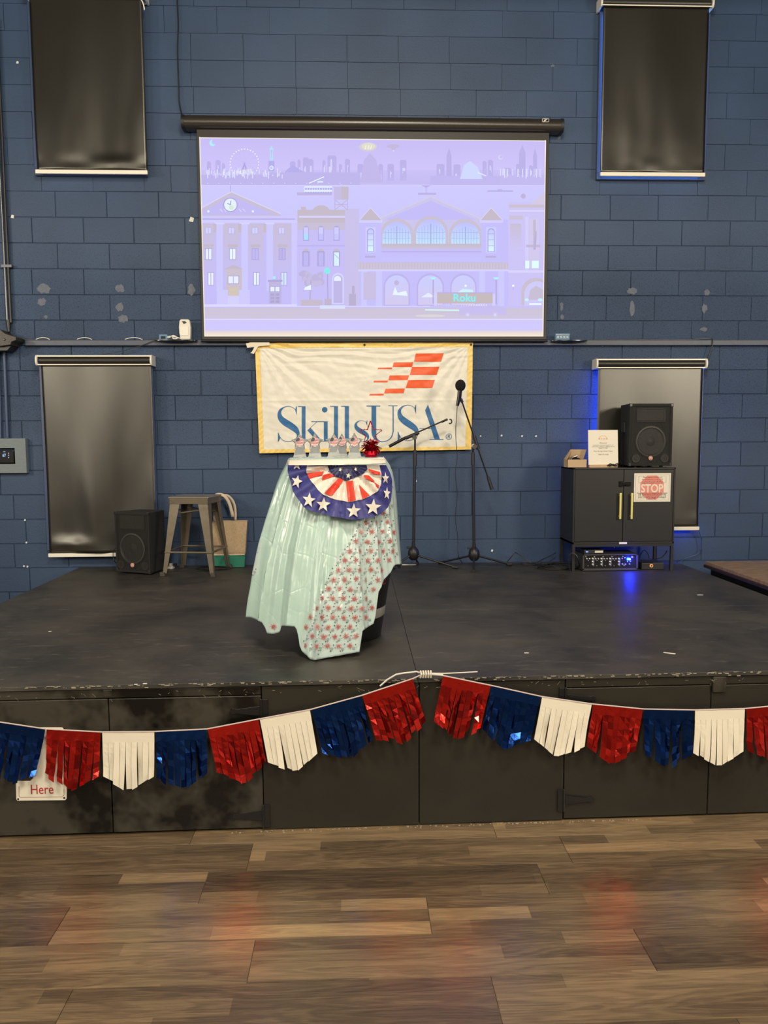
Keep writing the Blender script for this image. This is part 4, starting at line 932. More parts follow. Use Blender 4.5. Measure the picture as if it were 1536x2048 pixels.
# ---- pleated fan bunting pinned along the top edge
fan = thing('fan_bunting', 'pleated red white and blue fan bunting with stars on the mint cloth', 'bunting', (BXC, YC-.26, ZTOP))
FC = (693, 929)
NAVY = mat('navy_star_fabric', lin('#3a3c80')[:3], .5, bump=.3, bscale=35); NAVY2 = mat('dark_navy_fabric', lin('#20254f')[:3], .5, bump=.3, bscale=35); FW = mat('white_fabric', (.72, .68, .60), .5, bump=.3, bscale=35); FR_ = mat('red_fabric', lin('#d8402e')[:3], .5, bump=.3, bscale=35)
def fan_pt(px, py, off=0.0, flat=False):
    p = None
    for q in (0, .7, 1.4, 2.5, 4, 6, 9, 13):
        p = on_cloth(px-q if px > FC[0] else px+q, py, .012+off, True)
        if p is not None: break
    if p is None: p = Vector(W(px, py, -YC+.05))
    p = p.copy(); dx, dy = px-FC[0], py-FC[1]+6; r = hypot(dx, dy*1.0); a = atan2(dx, dy)
    p.y -= .010+(0 if flat else .014*sin(a*17+.6*sin(a*5))*min(1, (r/55)**1.6)+.006*sin(a*7+1)*min(1, r/40))+off*.3+max(0, min(1, (py-940)/100))*.02
    return p
pc = {}
def fp(x, y, off=0.0, flat=False): return fan_pt(x, y, off, flat)
OUT = [(575, 930), (576, 942), (580, 960), (587, 982), (598, 1000), (608, 1013), (622, 1020), (640, 1026), (662, 1031), (690, 1036), (715, 1038), (740, 1034), (762, 1027), (775, 1015), (781, 1000), (784, 980), (784, 960), (780, 945), (772, 930)]
MID = [(614, 931), (613, 945), (618, 956), (628, 968), (636, 979), (648, 989), (662, 996), (680, 1000), (697, 1003), (712, 1001), (724, 998), (740, 992), (755, 982), (762, 968), (763, 955), (762, 945), (759, 930)]
INN = [(655, 931), (659, 942), (668, 951), (680, 956), (693, 962), (706, 956), (715, 953), (728, 946), (735, 938), (733, 930)]
mb = MB(); mb.mi = 0; drape(mb, OUT, lambda x, y: fp(x, y), 5)
o_ = build('star_border', mb, NAVY, fan, smooth=True, label='blue border strip with white stars')
mb = MB(); drape(mb, MID, lambda x, y: fp(x, y, .004), 5); build('stripe_fan', mb, FW, fan, smooth=True, label='white pleats with red stripes')
mb = MB(); K3 = 5.908
for q in ([(318, 690), (520, 665), (500, 705), (345, 752)], [(505, 705), (590, 690), (655, 715), (500, 772)], [(700, 740), (755, 765), (610, 958), (528, 918)], [(780, 785), (860, 770), (898, 1005), (805, 1018)], [(935, 820), (1060, 948), (975, 990)], [(985, 705), (1050, 712), (1110, 770), (1120, 795), (1010, 745)], [(1035, 630), (1180, 672), (1190, 705), (1090, 690)], [(1115, 790), (1172, 830), (1165, 862), (1140, 835)]):
    drape(mb, [(560+x/K3, 830+y/K3) for x, y in q], lambda x, y: fp(x, y, .009), 4)
build('red_stripes', mb, FR_, fan, smooth=True, label='red stripes of the fan')
mb = MB(); drape(mb, INN, lambda x, y: fp(x, y, .010), 3); build('centre_field', mb, NAVY2, fan, smooth=True, label='dark blue centre with small stars')
for x, y, r, ro, sx in ((200, 590, 60, 0, 1), (200, 785, 82, .25, .85), (345, 1000, 90, .12, .9), (515, 1055, 90, .1, .95), (870, 1125, 88, .05, 1), (1100, 1085, 98, .1, 1), (1245, 745, 72, .0, .6), (1260, 920, 78, .1, .55), (1225, 545, 60, 0, .5), (715, 645, 28, .4, .8), (810, 715, 40, .2, .8), (893, 640, 30, -.3, .6), (640, 580, 34, 0, 1), (800, 572, 28, 0, 1)):
    mb = MB(); drape(mb, [(560+(x+(a-x)*sx)/K3, 830+b/K3) for a, b in [(x+r*(1 if k % 2 == 0 else .42)*sin(pi*k/5+ro), y-r*(1 if k % 2 == 0 else .42)*cos(pi*k/5+ro)) for k in range(10)]], lambda x, y: fp(x, y, .014), 6)
    build('white_star', mb, FW, fan, smooth=True)
mb = MB(); drape(mb, [(576, 920), (600, 919), (690, 918), (740, 917), (768, 915), (771, 920), (771, 926), (740, 928), (690, 929.5), (600, 930), (576, 930)], lambda x, y: fp(x, y, .030, True), 5)
build('header_tape', mb, FW, fan, smooth=True, solid=.002, label='white header tape')

# ---- star trophies
ACR = mat('clear_acrylic', (.9, .9, .88), .04, trans=.8); 
ACR.node_tree.nodes['Principled BSDF'].inputs['IOR'].default_value = 1.4
FLR, FLW, FLN = mat('flag_red', lin('#b03a48')[:3], .4), mat('flag_white', (.7, .68, .66), .4), mat('flag_navy', lin('#252a3c')[:3], .4)
ZT_ = ZTOP+.012
def trophy(px, d, label, sc=1.0):
    base = W(px, 917, d); x = base.x; t = thing('star_trophy', label, 'trophy', (x, -d, ZT_), 'clear star trophies on the draped barrel')
    s = (W(px+10, 890, d).x-W(px, 890, d).x)/10; y = -d; zc = ZT_+29*s+.004
    def st(r, f): return [(x+r*s*(1 if k % 2 == 0 else f)*sin(pi*k/5), zc+r*s*(1 if k % 2 == 0 else f)*cos(pi*k/5)) for k in range(10)]
    O, I = st(18*sc, .55), st(10*sc, .7); mb = MB(); n = 10
    vs = [(p[0], y, p[1]) for p in O]+[(p[0], y-.010, p[1]) for p in I]+[(p[0], y+.010, p[1]) for p in I]
    fs = [(i, (i+1) % n, n+(i+1) % n, n+i) for i in range(n)]+[(i, 2*n+i, 2*n+(i+1) % n, (i+1) % n) for i in range(n)]+[tuple(range(n, 2*n)), tuple(reversed(range(2*n, 3*n)))]
    build('star', mb.add(vs, fs), ACR, t, label='clear faceted star')
    fl_ = MB(); R0 = 8.2*s
    disc = [(x+R0*cos(2*pi*k/28), zc+.002+R0*1.15*sin(2*pi*k/28)) for k in range(28)]
    fl_.mi = 1; fl_.flat([(a, y-.0115, b) for a, b in disc])
    fl_.mi = 0
    for k in range(6):
        zz = .82-k*.32; hw = sqrt(max(0, 1-zz*zz)); x0 = -.05 if zz > -.1 else -hw; 
        if k >= 3: x0 = -hw
        P = [(x0+(hw-x0)*q/8, zz+.10*sin(q/8*pi)*(1 if k < 3 else .8)) for q in range(9)]
        fl_.flat([(x+a*R0*.97, y-.012, zc+.002+(b+.075)*R0*1.1) for a, b in P]+[(x+a*R0*.97, y-.012, zc+.002+(b-.075)*R0*1.1) for a, b in reversed(P)])
    fl_.mi = 2; fl_.flat([(x+R0*a, y-.0125, zc+.002+R0*1.15*b) for a, b in ((-.98, .05), (-.2, .12), (0, .3), (.02, .75), (-.25, .95), (-.6, .78), (-.88, .45))])
    fl_.mi = 1
    for k in range(9): a, b = -.72+(k % 3)*.27, .25+(k//3)*.22; fl_.flat([(x+R0*(a+.05*cos(q*1.57)), y-.013, zc+.002+R0*1.1*(b+.05*sin(q*1.57))) for q in range(4)])
    build('flag_print', fl_, [FLR, FLW, FLN], t, label='round flag print with stripes and stars')
    w = 9*s*sc
    lb = MB(); lb.hexa([(x-w*1.45, y-.014, ZT_), (x+w*1.45, y-.014, ZT_), (x+w*1.45, y+.014, ZT_), (x-w*1.45, y+.014, ZT_)], [(x-w*.8, y-.008, zc-7*s), (x+w*.8, y-.008, zc-7*s), (x+w*.8, y+.008, zc-7*s), (x-w*.8, y+.008, zc-7*s)])
    build('pedestal', lb, ACR, t, bevel=.002, label='clear flared pedestal')
trophy(600, 2.40, 'clear star trophy with flag print, leftmost on the draped barrel')
trophy(630, 2.40, 'clear star trophy with flag print, second from the left', 1.02)
trophy(668, 2.42, 'clear star trophy with flag print, front one of the overlapping pair')
trophy(684, 2.34, 'clear star trophy half hidden behind its left neighbour', .95)
trophy(709, 2.42, 'clear star trophy with flag print next to the red tinsel', 1.06)
# ---- tinsel star centrepiece
tc = W(741, 868, 2.38); s = (W(751, 868, 2.38).x-tc.x)/10
ts = thing('tinsel_star', 'red tinsel star on wire rising from a shredded foil weight', 'centrepiece', (tc.x, -2.38, ZT_))
TIN = mat('red_foil', lin('#b3122a')[:3], .22, .9, bump=.3, bscale=200)
pts = [(tc.x+24*s*(1 if k % 2 == 0 else .42)*sin(pi*k/5), -2.38, tc.z-.0+26*s*(1 if k % 2 == 0 else .42)*cos(pi*k/5)) for k in range(11)]
mb = MB(); mb.tube(pts, .0028, 6); rnd = random.Random(2)
for a, b in zip(pts, pts[1:]):
    for k in range(14):
        p = Vector(a).lerp(Vector(b), k/14); v = Vector((rnd.uniform(-1, 1), rnd.uniform(-1, 1), rnd.uniform(-1, 1))).normalized()*.009; w = Vector((rnd.uniform(-1, 1), rnd.uniform(-1, 1), rnd.uniform(-1, 1)))*.0022
        mb.add([p-w, p+w, p+v], [(0, 1, 2)])
build('star_outline', mb, TIN, ts, label='wire star wrapped in red tinsel')
build('stem', MB().tube([(tc.x, -2.38, ZT_+.03), (tc.x, -2.38, tc.z-12*s)], .0015, 6), CHROME, ts)
bc2 = W(742, 893, 2.38); mb = MB()
for k in range(230):
    v = Vector((rnd.gauss(0, 1), rnd.gauss(0, 1), rnd.gauss(0, .9))).normalized(); L_ = rnd.uniform(.03, .058); t = v.cross(Vector((rnd.random(), rnd.random(), rnd.random()))).normalized()*.0028
    o = Vector((bc2.x, -2.38, bc2.z)); m_ = o+v*L_*.6; e_ = o+v*L_+Vector((0, 0, -.012))
    mb.add([o-t, o+t, m_+t, m_-t], [(0, 1, 2, 3)]); mb.add([m_-t, m_+t, e_+t*.6, e_-t*.6], [(0, 1, 2, 3)])
sh = build('foil_shreds', mb, TIN, ts); sh['kind'] = 'stuff'
build('foil_weight', MB().lathe([(.030+.003*(k % 2), 0) for k in range(1)]+[(.034, .012), (.030, .03), (.016, .045), (.022, .06)], (bc2.x, -2.38, ZT_), 18), TIN, ts, smooth=False, label='foil wrapped weight')

# ================================================================ FRINGED PENNANT GARLANDS
def foil(name, col, rough=.2, metal=.85):
    return mat(name, lin(col)[:3], rough, metal, bump=.12, bscale=14, bdist=.02)
FB, FRD = foil('blue_foil', '#1f4593', .16, .95), foil('red_foil_pennant', '#f03a34', .16, .95); FWH = mat('white_paper_film', (.78, .73, .60), .42, bump=.15, bscale=20)
def garland(name, label, pts, cols, dirsign):
    yg = .035
    def g3(px, py):
        x = fx(px) if 0 <= px <= 1536 else fx(px); return W(px, py, -(fy(x))+yg)
    P = [g3(*p) for p in pts]
    t = thing('pennant_garland', label, 'garland', tuple(P[len(P)//2]), 'patriotic fringe garlands on the stage front')
    S = MB(); S.tube(P, .0028, 6); build('cord', S, mat('clear_cord', (.6, .5, .48), .3), t)
    i0 = 1 if dirsign < 0 else 0
    rnd = random.Random(hash(label) % 7 if False else len(label))
    segs = list(zip(P, P[1:])); segs = segs[:len(cols)]
    for (a, b), c in zip(segs, cols):
        m = {'B': FB, 'R': FRD, 'W': FWH}[c]; nm = {'B': 'metallic blue fringed pennant', 'R': 'metallic red fringed pennant', 'W': 'white fringed pennant'}[c]
        e = (b-a); wl = e.length; e.normalize(); dn = Vector((0, 0, -1)); dn = (dn-e*dn.dot(e)).normalized(); nrm = dn.cross(e).normalized()
        if nrm.y > 0: nrm = -nrm
        g = .003; H0 = .045; Hs, Ht = .192, .256
        def pt(u, h, o=0): return a+e*(g+u*(wl-2*g))+dn*h+nrm*o
        hd = MB(); nx = 14; ny = 4
        vs = [pt(i/nx, H0*j/ny, .002*sin(i*1.7+j*.8)*(j/ny) if c != 'W' else .0005*sin(i)) for j in range(ny+1) for i in range(nx+1)]
        hd.add(vs, [(j*(nx+1)+i, (j+1)*(nx+1)+i, (j+1)*(nx+1)+i+1, j*(nx+1)+i+1) for j in range(ny) for i in range(nx)])
        pn = build('pennant', hd, m, t, smooth=True, label=nm)
        ns = 9
        for k in range(ns):
            u0, u1 = k/ns, (k+1)/ns; mid = (u0+u1)/2
            tw = rnd.choice((-1, 1))*rnd.uniform(.1, .8) if c != 'W' else rnd.uniform(-.25, .25); sway = rnd.gauss(0, .0025 if c != 'W' else .004); cr = rnd.uniform(-.010, .010)
            L0 = Hs+(Ht-Hs)*(1-abs(2*u0-1)); L1 = Hs+(Ht-Hs)*(1-abs(2*u1-1)); q = []; nn = 7
            fb = rnd.uniform(.3, .8)
            pit_ = rnd.uniform(-.09, .16) if c != 'W' else rnd.uniform(-.02, .06)
            for j in range(nn+1):
                v = j/nn; jit = rnd.uniform(-.0035, .0035)*v if c != 'W' else 0
                for (uu, LL, sg) in ((u0, L0, -1), (u1, L1, 1)):
                    h = H0-.002+(LL-H0)*v; hw = (u1-u0)*wl/2*sg*.94
                    ang = tw*min(1, v*2.2)*(1 if v < fb else .55); cx_ = mid*(wl-2*g)+g
                    off = cr*v*sin(v*3)+.004*v+pit_*.2*v+jit+(.004*sin(j*2.1+k*1.3) if c != 'W' else .0012*sin(j+k))*v
                    q.append(a+e*(cx_+hw*cos(ang)+sway*v*v)+dn*h+nrm*(off+abs(hw)*sg*sin(ang)))
            sm = MB().add(q, [(2*j, 2*j+1, 2*j+3, 2*j+2) for j in range(nn)])
            build('fringe_strip', sm, m, pn, smooth=False)
    return t, P
gl, PL_ = garland('pennant_garland', 'fringed foil pennant garland on the left half of the stage front', [(-14, 1442), (92, 1458), (203, 1464), (310, 1463), (414, 1458), (518, 1438), (621, 1419), (723, 1391), (826, 1357), (848, 1347)], 'BRWBRWBR', -1)
gr_, PR_ = garland('pennant_garland', 'fringed foil pennant garland on the right half of the stage front', [(885, 1351), (983, 1371), (1083, 1393), (1185, 1408), (1287, 1418), (1389, 1420), (1491, 1417), (1596, 1407)], 'RBWRBWR', 1)
pn = 0
# knot of clear ribbon on the stage lip
yk = -(fy(fx(848)))+.03
mb = MB(); g = lambda x, y, o=0: W(x, y, yk+o)
mb.tube([g(760, 1372), g(775, 1359), g(792, 1349), g(808, 1346), g(824, 1344.5), g(832, 1343), g(842, 1346)], .0035, 6)
mb.tube([g(846, 1347), g(866, 1348.5), g(886, 1350)], .005, 6); mb.tube([g(846, 1346), g(886, 1347), g(920, 1345.5), g(955, 1343.5)], .0025, 6)
kn = build('ribbon_tie', mb, mat('clear_ribbon', (.7, .68, .62), .3), None, smooth=True, org=g(848, 1347)); tag(kn, 'clear ribbon tie joining the two garlands at the stage lip', 'ribbon')
mb = MB(); c0 = g(851, 1347)
for k in range(5): mb.tube([c0+Vector((-.022+k*.011, -.006, -.016)), c0+Vector((-.018+k*.01, -.012, 0)), c0+Vector((-.022+k*.011, -.004, .014))], .004, 6)
build('knot', mb, mat('clear_tape', (.65, .62, .52), .3), kn, smooth=True)

# ---- "Here" sign behind the pennants
yS = -(fy(fx(85)))+.006
sg = thing('notice_sign', 'white wall plaque with red word Here behind the left pennants', 'sign', W(83, 1601, yS)); SW = mat('white_sign', (.78, .74, .62), .4)
def g2(x, y): p = W(x, y, yS); return (p.x, p.z)
poly = [(35, 1601), (33, 1598), (32, 1562), (60, 1562), (66, 1557), (66, 1458), (68, 1455), (124, 1455), (127, 1458), (127, 1557), (131, 1562), (134, 1566), (133.5, 1597), (131, 1600)]
build('plate', MB().prism([g2(*p) for p in poly], -yS-.003, -yS+.003), SW, sg, bevel=.001)
mb = MB(); T0 = g2(85, 1587)
sc_ = (W(95, 1580, yS).x-W(85, 1580, yS).x)/10
text_on(mb, 'Here', 29*sc_, T0[0], -yS-.0042, T0[1], bold=.0, sx=.78)
build('lettering', mb, mat('sign_red', lin('#b01f34')[:3], .5), sg, label='red word Here')
mb = MB()
for a, b in (((38, 1573), (38, 1592)), ((38, 1592), (41, 1595)), ((41, 1595), (125, 1593.5)), ((125, 1593.5), (128, 1590)), ((128, 1590), (128, 1578))):
    mb.tube([W(a[0], a[1], yS+.0035), W(b[0], b[1], yS+.0035)], .0009, 4)
build('border_line', mb, mat('sign_line', lin('#8b5a50')[:3], .5), sg)
for q in ((37, 1597.5), (129, 1595)):
    c = W(q[0], q[1], yS); build('screw', MB().lathe([(.0042, .0035), (.0035, .005), (.0001, .0055)], (c.x, -yS, c.z), 10, 'y'), BLACKM, sg)

# ================================================================ SPEAKERS
GRILL = mat('black_steel_grille', (.022, .021, .019), .5, bump=.35, bscale=420); CARP = mat('black_carpet_covering', (.011, .011, .011), .85, bump=.3, bscale=260); CONE = mat('black_cone', (.035, .034, .031), .5)
def speaker(label, loc, rot, w=.345, h=.49, d=.30):
    t = thing('loudspeaker', label, 'speaker', loc, 'black two way loudspeakers', rotz=rot)
    wf, wb = w/2, w*.36
    b = MB(); b.hexa([(-wf, -d/2+.02, .012), (wf, -d/2+.02, .012), (wb, d/2, .012), (-wb, d/2, .012)], [(-wf, -d/2+.02, h), (wf, -d/2+.02, h), (wb, d/2, h), (-wb, d/2, h)])
    build('cabinet', b, CARP, t, bevel=.006)
    f = MB(); e = .02
    f.box(-wf, wf, -d/2, -d/2+.022, h-e, h); f.box(-wf, wf, -d/2, -d/2+.022, .012, .012+e); f.box(-wf, -wf+e*.8, -d/2, -d/2+.022, .012+e, h-e); f.box(wf-e*.8, wf, -d/2, -d/2+.022, .012+e, h-e)
    build('front_bezel', f, CARP, t, bevel=.004)
    build('woofer', MB().lathe([(.118, .0), (.12, .006), (.108, .008), (.103, .002), (.075, -.012), (.05, -.016), (.046, -.004), (.03, .003), (.0001, .006)], (0, -d/2+.006, .20), 40, 'y'), CONE, t, smooth=True)
    hn = MB(); hn.hexa([(-.10, -d/2+.004, .36), (.10, -d/2+.004, .36), (.06, -d/2+.018, .375), (-.06, -d/2+.018, .375)], [(-.10, -d/2+.004, .445), (.10, -d/2+.004, .445), (.06, -d/2+.018, .43), (-.06, -d/2+.018, .43)])
    hn.box(-.115, .115, -d/2+.003, -d/2+.007, .35, .36); hn.box(-.115, .115, -d/2+.003, -d/2+.007, .445, .455); hn.box(-.115, -.10, -d/2+.003, -d/2+.007, .36, .445); hn.box(.10, .115, -d/2+.003, -d/2+.007, .36, .445)
    build('tweeter_horn', hn, CONE, t, bevel=.002)
    for sx in (-1, 1): build('bass_port', MB().lathe([(.03, .003), (.031, .006), (.024, .006), (.022, -.003), (.0001, -.003)], (sx*.115, -d/2+.006, .07), 20, 'y'), CONE, t, smooth=True)
    g = MB(); x0, x1, z0, z1 = -wf+.016, wf-.016, .032, h-.02; n = 46; m = 66; r = .0007; y = -d/2+.0
    for i in range(n+1): x = x0+(x1-x0)*i/n; g.box(x-r, x+r, y-.001, y+.0002, z0, z1)
    for j in range(m+1): z = z0+(z1-z0)*j/m; g.box(x0, x1, y-.0014, y-.0006, z-r, z+r)
    gr = build('grille', g, GRILL, t); gr['kind'] = 'stuff'
    bd = build('badge', MB().lathe([(.0165, .001), (.0165, .004), (.014, .0055), (.0001, .0055)], (0, -d/2, .072), 24, 'y'), mat('badge_red', lin('#b4483c')[:3], .35), t, smooth=True, label='round red and white badge')
    q = MB(); q.prism([(-.009, .066), (-.006, .066), (-.003, .073), (0, .067), (.003, .073), (.006, .066), (.009, .066), (.005, .080), (0, .073), (-.005, .080)], -d/2-.0072, -d/2-.0052)
    for k in range(18):
        a = 2*pi*k/18; a2 = 2*pi*(k+1)/18; q.prism([(.0155*cos(a), .072+.0155*sin(a)), (.0155*cos(a2), .072+.0155*sin(a2)), (.0135*cos(a2), .072+.0135*sin(a2)), (.0135*cos(a), .072+.0135*sin(a))], -d/2-.0066, -d/2-.0045)
    build('badge_emblem', q, WHITEP, bd)
    for sx in (-1, 1):
        for z in (.012, h):
            s = -1 if z > .1 else 1
            build('corner_guard', MB().box(sx*wf-.002-(.022 if sx > 0 else 0)+.002*(sx > 0)*2, sx*wf+.002+(.022 if sx < 0 else 0)-.002*(sx < 0)*2, -d/2-.003, -d/2+.02, min(z, z+s*.022)-.002, max(z, z+s*.022)+.002), mat('corner_steel', (.05, .05, .05), .3, .6), t, bevel=.003)
        for yy in (-d/2+.04, d/2-.04): build('foot', MB().lathe([(.012, 0), (.014, .012)], (sx*wb*.85, yy, 0), 12), BLACKP, t)
    build('side_handle', MB().box(-wf*.93-.004, -wf*.9+.004, -.03, .03, .27, .35), BLACKP, t, bevel=.004)
    return t
a, b = D(240, 1147.5), D(320, 1141)
speaker('black loudspeaker standing on the stage floor left of the metal stool', ((a.x+b.x)/2+.022, (a.y+b.y)/2+.02, ZD), R(-24), w=.325, h=.48, d=.25)

# ================================================================ METAL STOOL
ft = [D(328, 1149.5), D(427, 1150.5), D(459, 1134), D(368, 1130.5)]
cx, cy = sum(p.x for p in ft)/4+.012, sum(p.y for p in ft)/4-.075
ang = atan2(ft[1].y-ft[0].y, ft[1].x-ft[0].x)-R(1.5); 
stool = thing('metal_stool', 'square bronze metal bar stool between the floor speaker and tote bag', 'stool', (cx, cy, ZD), rotz=ang)
GUN = mat('worn_bronze_steel', (.15, .125, .088), .38, .35, bump=.1, bscale=30, var=.15, vscale=8)
HB, HT, SH = .198, .125, .60
for sx in (-1, 1):
    for sy in (-1, 1):
        m_ = MB(); n = 6; prev = None
        # angle-section leg, wide at the top, narrow at the foot
        for (ax, ay) in ((1, 0), (0, 1)):
            rows_ = []
            for j in range(n+1):
                v = j/n; z = SH-.035-(SH-.035-.02)*v; q = HT+.02+(HB-HT-.02)*v; w = .048*(1-v)**1.1+.028
                p0 = Vector((sx*q, sy*q, z)); p1 = p0+Vector((-sx*w*ax, -sy*w*ay, 0)); rows_.append((p0, p1))
            vs = [p for r_ in rows_ for p in r_]; m_.add(vs, [(2*j, 2*j+1, 2*j+3, 2*j+2) for j in range(n)])
        lg = build('leg', m_, GUN, stool, smooth=False, solid=.004)
        build('foot_cap', MB().hexa([(sx*HB-.018, sy*HB-.018, 0), (sx*HB+.018, sy*HB-.018, 0), (sx*HB+.018, sy*HB+.018, 0), (sx*HB-.018, sy*HB+.018, 0)], [(sx*HB-.02, sy*HB-.02, .03), (sx*HB+.014, sy*HB-.02, .03), (sx*HB+.014, sy*HB+.02, .03), (sx*HB-.02, sy*HB+.014, .03)]), mat('stool_foot', (.06, .055, .045), .6), lg, bevel=.003)
sm = MB(); s = .158
sm.box(-s, s, -s, s, SH-.012, SH); build('seat', sm, mat('stool_seat_steel', (.30, .27, .22), .3, .4, bump=.05), stool, bevel=.008, label='lighter smooth steel seat plate')
rim = MB()
for (x0, x1, y0, y1) in ((-s+.004, s-.004, -s+.004, -s+.008), (-s+.004, s-.004, s-.008, s-.004), (-s+.004, -s+.008, -s, s), (s-.008, s-.004, -s, s)): rim.box(x0, x1, y0, y1, SH-.055, SH-.010)
build('seat_rim', rim, GUN, stool, bevel=.002)
q = HB-.055
for a, b in (((-1, -1), (1, -1)), ((1, -1), (1, 1)), ((1, 1), (-1, 1)), ((-1, 1), (-1, -1))):
    q2 = HT+.02+(HB-HT-.02)*.70
    build('foot_rail', MB().tube([(a[0]*q2, a[1]*q2, .18), (b[0]*q2, b[1]*q2, .18)], .008, 8), GUN, stool, smooth=True)
    q3 = HT*.95; build('upper_brace', MB().tube([(a[0]*q3, a[1]*q3, SH-.13), (b[0]*q3*.9, b[1]*q3*.9, SH-.10)], .006, 6), GUN, stool, smooth=True)

# ================================================================ TOTE BAG
def Bz(px, py, d): return W(px, py, d)
dB = .065
bag = thing('tote_bag', 'jute tote bag with green base leaning on the blue wall', 'bag', (W(452, 1130, dB).x, -dB, ZD))
JUTE = mat('natural_jute', (.46, .34, .21), .8, bump=.5, bscale=220, var=.15, vscale=60); GRN = mat('green_canvas', lin('#17705a')[:3], .7, bump=.3, bscale=200); HAN = mat('cream_webbing', (.62, .52, .38), .7, bump=.3, bscale=200)
zt, zm, zb = W(460, 1041, dB).z, W(455, 1108, dB).z, ZD+.004
def bagx(z): 
    t = (zt-z)/(zt-zb); return W(426, 1041, dB).x-(.035*t), W(494.5, 1041, dB).x-(.025*t)
def bagshell(z0, z1, m, name, lab=None):
    n = 8; nx = 12; vs = []; ring_ = 2*nx
    for j in range(n+1):
        z = z0+(z1-z0)*j/n; l, r = bagx(z); t = (zt-z)/(zt-zb); dep = .012+.045*t
        for k in range(ring_):
            if k < nx: u = k/(nx-1); x = l+(r-l)*u; y = -dB-dep-.010*sin(u*pi)-.004*sin(u*9+z*20)
            else: u = 1-(k-nx)/(nx-1); x = l+(r-l)*u; y = -dB+dep*.2+.02*(1-t)
            vs.append((x, y, z))
    fs = [(j*ring_+k, j*ring_+(k+1) % ring_, (j+1)*ring_+(k+1) % ring_, (j+1)*ring_+k) for j in range(n) for k in range(ring_)]
    if z1 <= zb+.01 or z0 <= zb+.01: fs.append(tuple(range(ring_)) if z0 < z1 else tuple(n*ring_+k for k in range(ring_)))
    return build(name, MB().add(vs, fs), m, bag, smooth=True, solid=.003, label=lab)
bagshell(zm, zt, JUTE, 'jute_body'); bagshell(zb, zm, GRN, 'green_base', 'green canvas base')
build('stripe', MB().box(bagx(zm)[0], bagx(zm)[1], -dB-.06, -dB-.045, zm-.002, zm+.008), HAN, bag, label='cream seam stripe')
def strap(pts, d):
    P = [W(x, y, d) for x, y in pts]; vs = []
    Q = []
    for i in range(len(P)-1):
        p0, p1, p2, p3 = P[max(i-1, 0)], P[i], P[i+1], P[min(i+2, len(P)-1)]
        for t in (0, .33, .66): Q.append(.5*((2*p1)+(-p0+p2)*t+(2*p0-5*p1+4*p2-p3)*t*t+(-p0+3*p1-3*p2+p3)*t**3))
    Q.append(P[-1])
    for i, p in enumerate(Q):
        a, b = Q[max(i-1, 0)], Q[min(i+1, len(Q)-1)]; t = (b-a).normalized(); nn = Vector((-t.z, 0, t.x))*.012; yy = Vector((0, .008*(1 if i % 2 else 1), 0))
        vs += [p-nn, p+nn+yy]
    return build('handle', MB().add(vs, [(2*i, 2*i+1, 2*i+3, 2*i+2) for i in range(len(Q)-1)]), HAN, bag, smooth=True, solid=.003, label='cream webbing handle')
strap([(430, 1043), (427, 1010), (430, 992), (440, 989), (450, 993), (459, 1008), (466, 1034)], dB+.05)
strap([(470, 1042), (470, 1020), (466, 1004), (458, 994), (450, 991), (444, 992), (438, 996), (436, 1040)], dB+.012)

# ================================================================ MICROPHONE STANDS
def mstand(label, hub, polex, ztop_px, clutch, feet, d, extra):
    base = D(*hub); t = thing('microphone_stand', label, 'stand', (base.x, base.y, ZD), 'black tripod boom microphone stands'); d = -base.y
    z0 = ZD
    hubz = ZD+.075
    build('hub', MB().lathe([(.012, -.055), (.026, -.05), (.042, -.03), (.046, 0), (.040, .03), (.024, .05), (.014, .06), (.014, .085)], (base.x, base.y, hubz+.035), 20), BLACKM, t, smooth=True)
    for fpx in feet:
        f = D(*fpx); mb = MB(); p0 = Vector((base.x, base.y, hubz+.02)); dr = (f-base); dr.z = 0; dr.normalize()
        mb.tube([p0+dr*.035, Vector((f.x, f.y, ZD+.012))], .0085, 8); lg = build('leg', mb, BLACKM, t, smooth=True)
        build('rubber_foot', MB().tube([Vector((f.x, f.y, ZD+.0135))-dr*.03, Vector((f.x, f.y, ZD+.012))+dr*.012], .0115, 8), BLACKP, lg)
    zt = W(polex[1], ztop_px, d).z; zc0, zc1 = W(polex[1], clutch[1], d).z, W(polex[1], clutch[0], d).z
    xt = W(polex[1], clutch[0], d).x
    build('lower_pole', MB().tube([(base.x, base.y, hubz+.05), (xt, base.y, zc1)], .0115, 12), BLACKM, t, smooth=True)
    build('clutch', MB().tube([(xt, base.y, zc0-.003), (xt, base.y, zc1)], [.0155, .0145], 12), BLACKP, t, smooth=True, label='grip clutch')
    build('upper_pole', MB().tube([(xt, base.y, zc1), (xt, base.y, zt)], .0075, 10), BLACKG, t, smooth=True)
    build('wing_bolt', MB().box(base.x-.055, base.x-.012, base.y-.005, base.y+.005, hubz+.075, hubz+.095), BLACKP, t, bevel=.004)
    return t, base, d, xt, zt
t, base, d, xt, zt = mstand('black microphone stand with an empty clip on its tilted boom', (827, 1134), (829, 830), 878, (900, 931), [(913, 1138), (783, 1139), (835, 1128.5)], .2, None)
P = lambda x, y, o=0: W(x, y, d+o)
build('boom_arm', MB().tube([P(778, 893), P(812, 875)], [.0125, .0125], 10).tube([P(812, 875), P(884, 843)], .006, 8), BLACKG, t, smooth=True)
build('boom_clamp', MB().tube([P(811, 876.5), P(838, 865)], .014, 10), BLACKP, t, smooth=True)
build('pivot', MB().lathe([(.017, -.02), (.022, 0), (.018, .02)], P(829, 875), 14, 'y'), CHROME, t, smooth=True, label='chrome ringed boom pivot')
mb = MB(); mb.tube([P(883, 844), P(895, 838.5)], .009, 8)
c = P(900.5, 843)
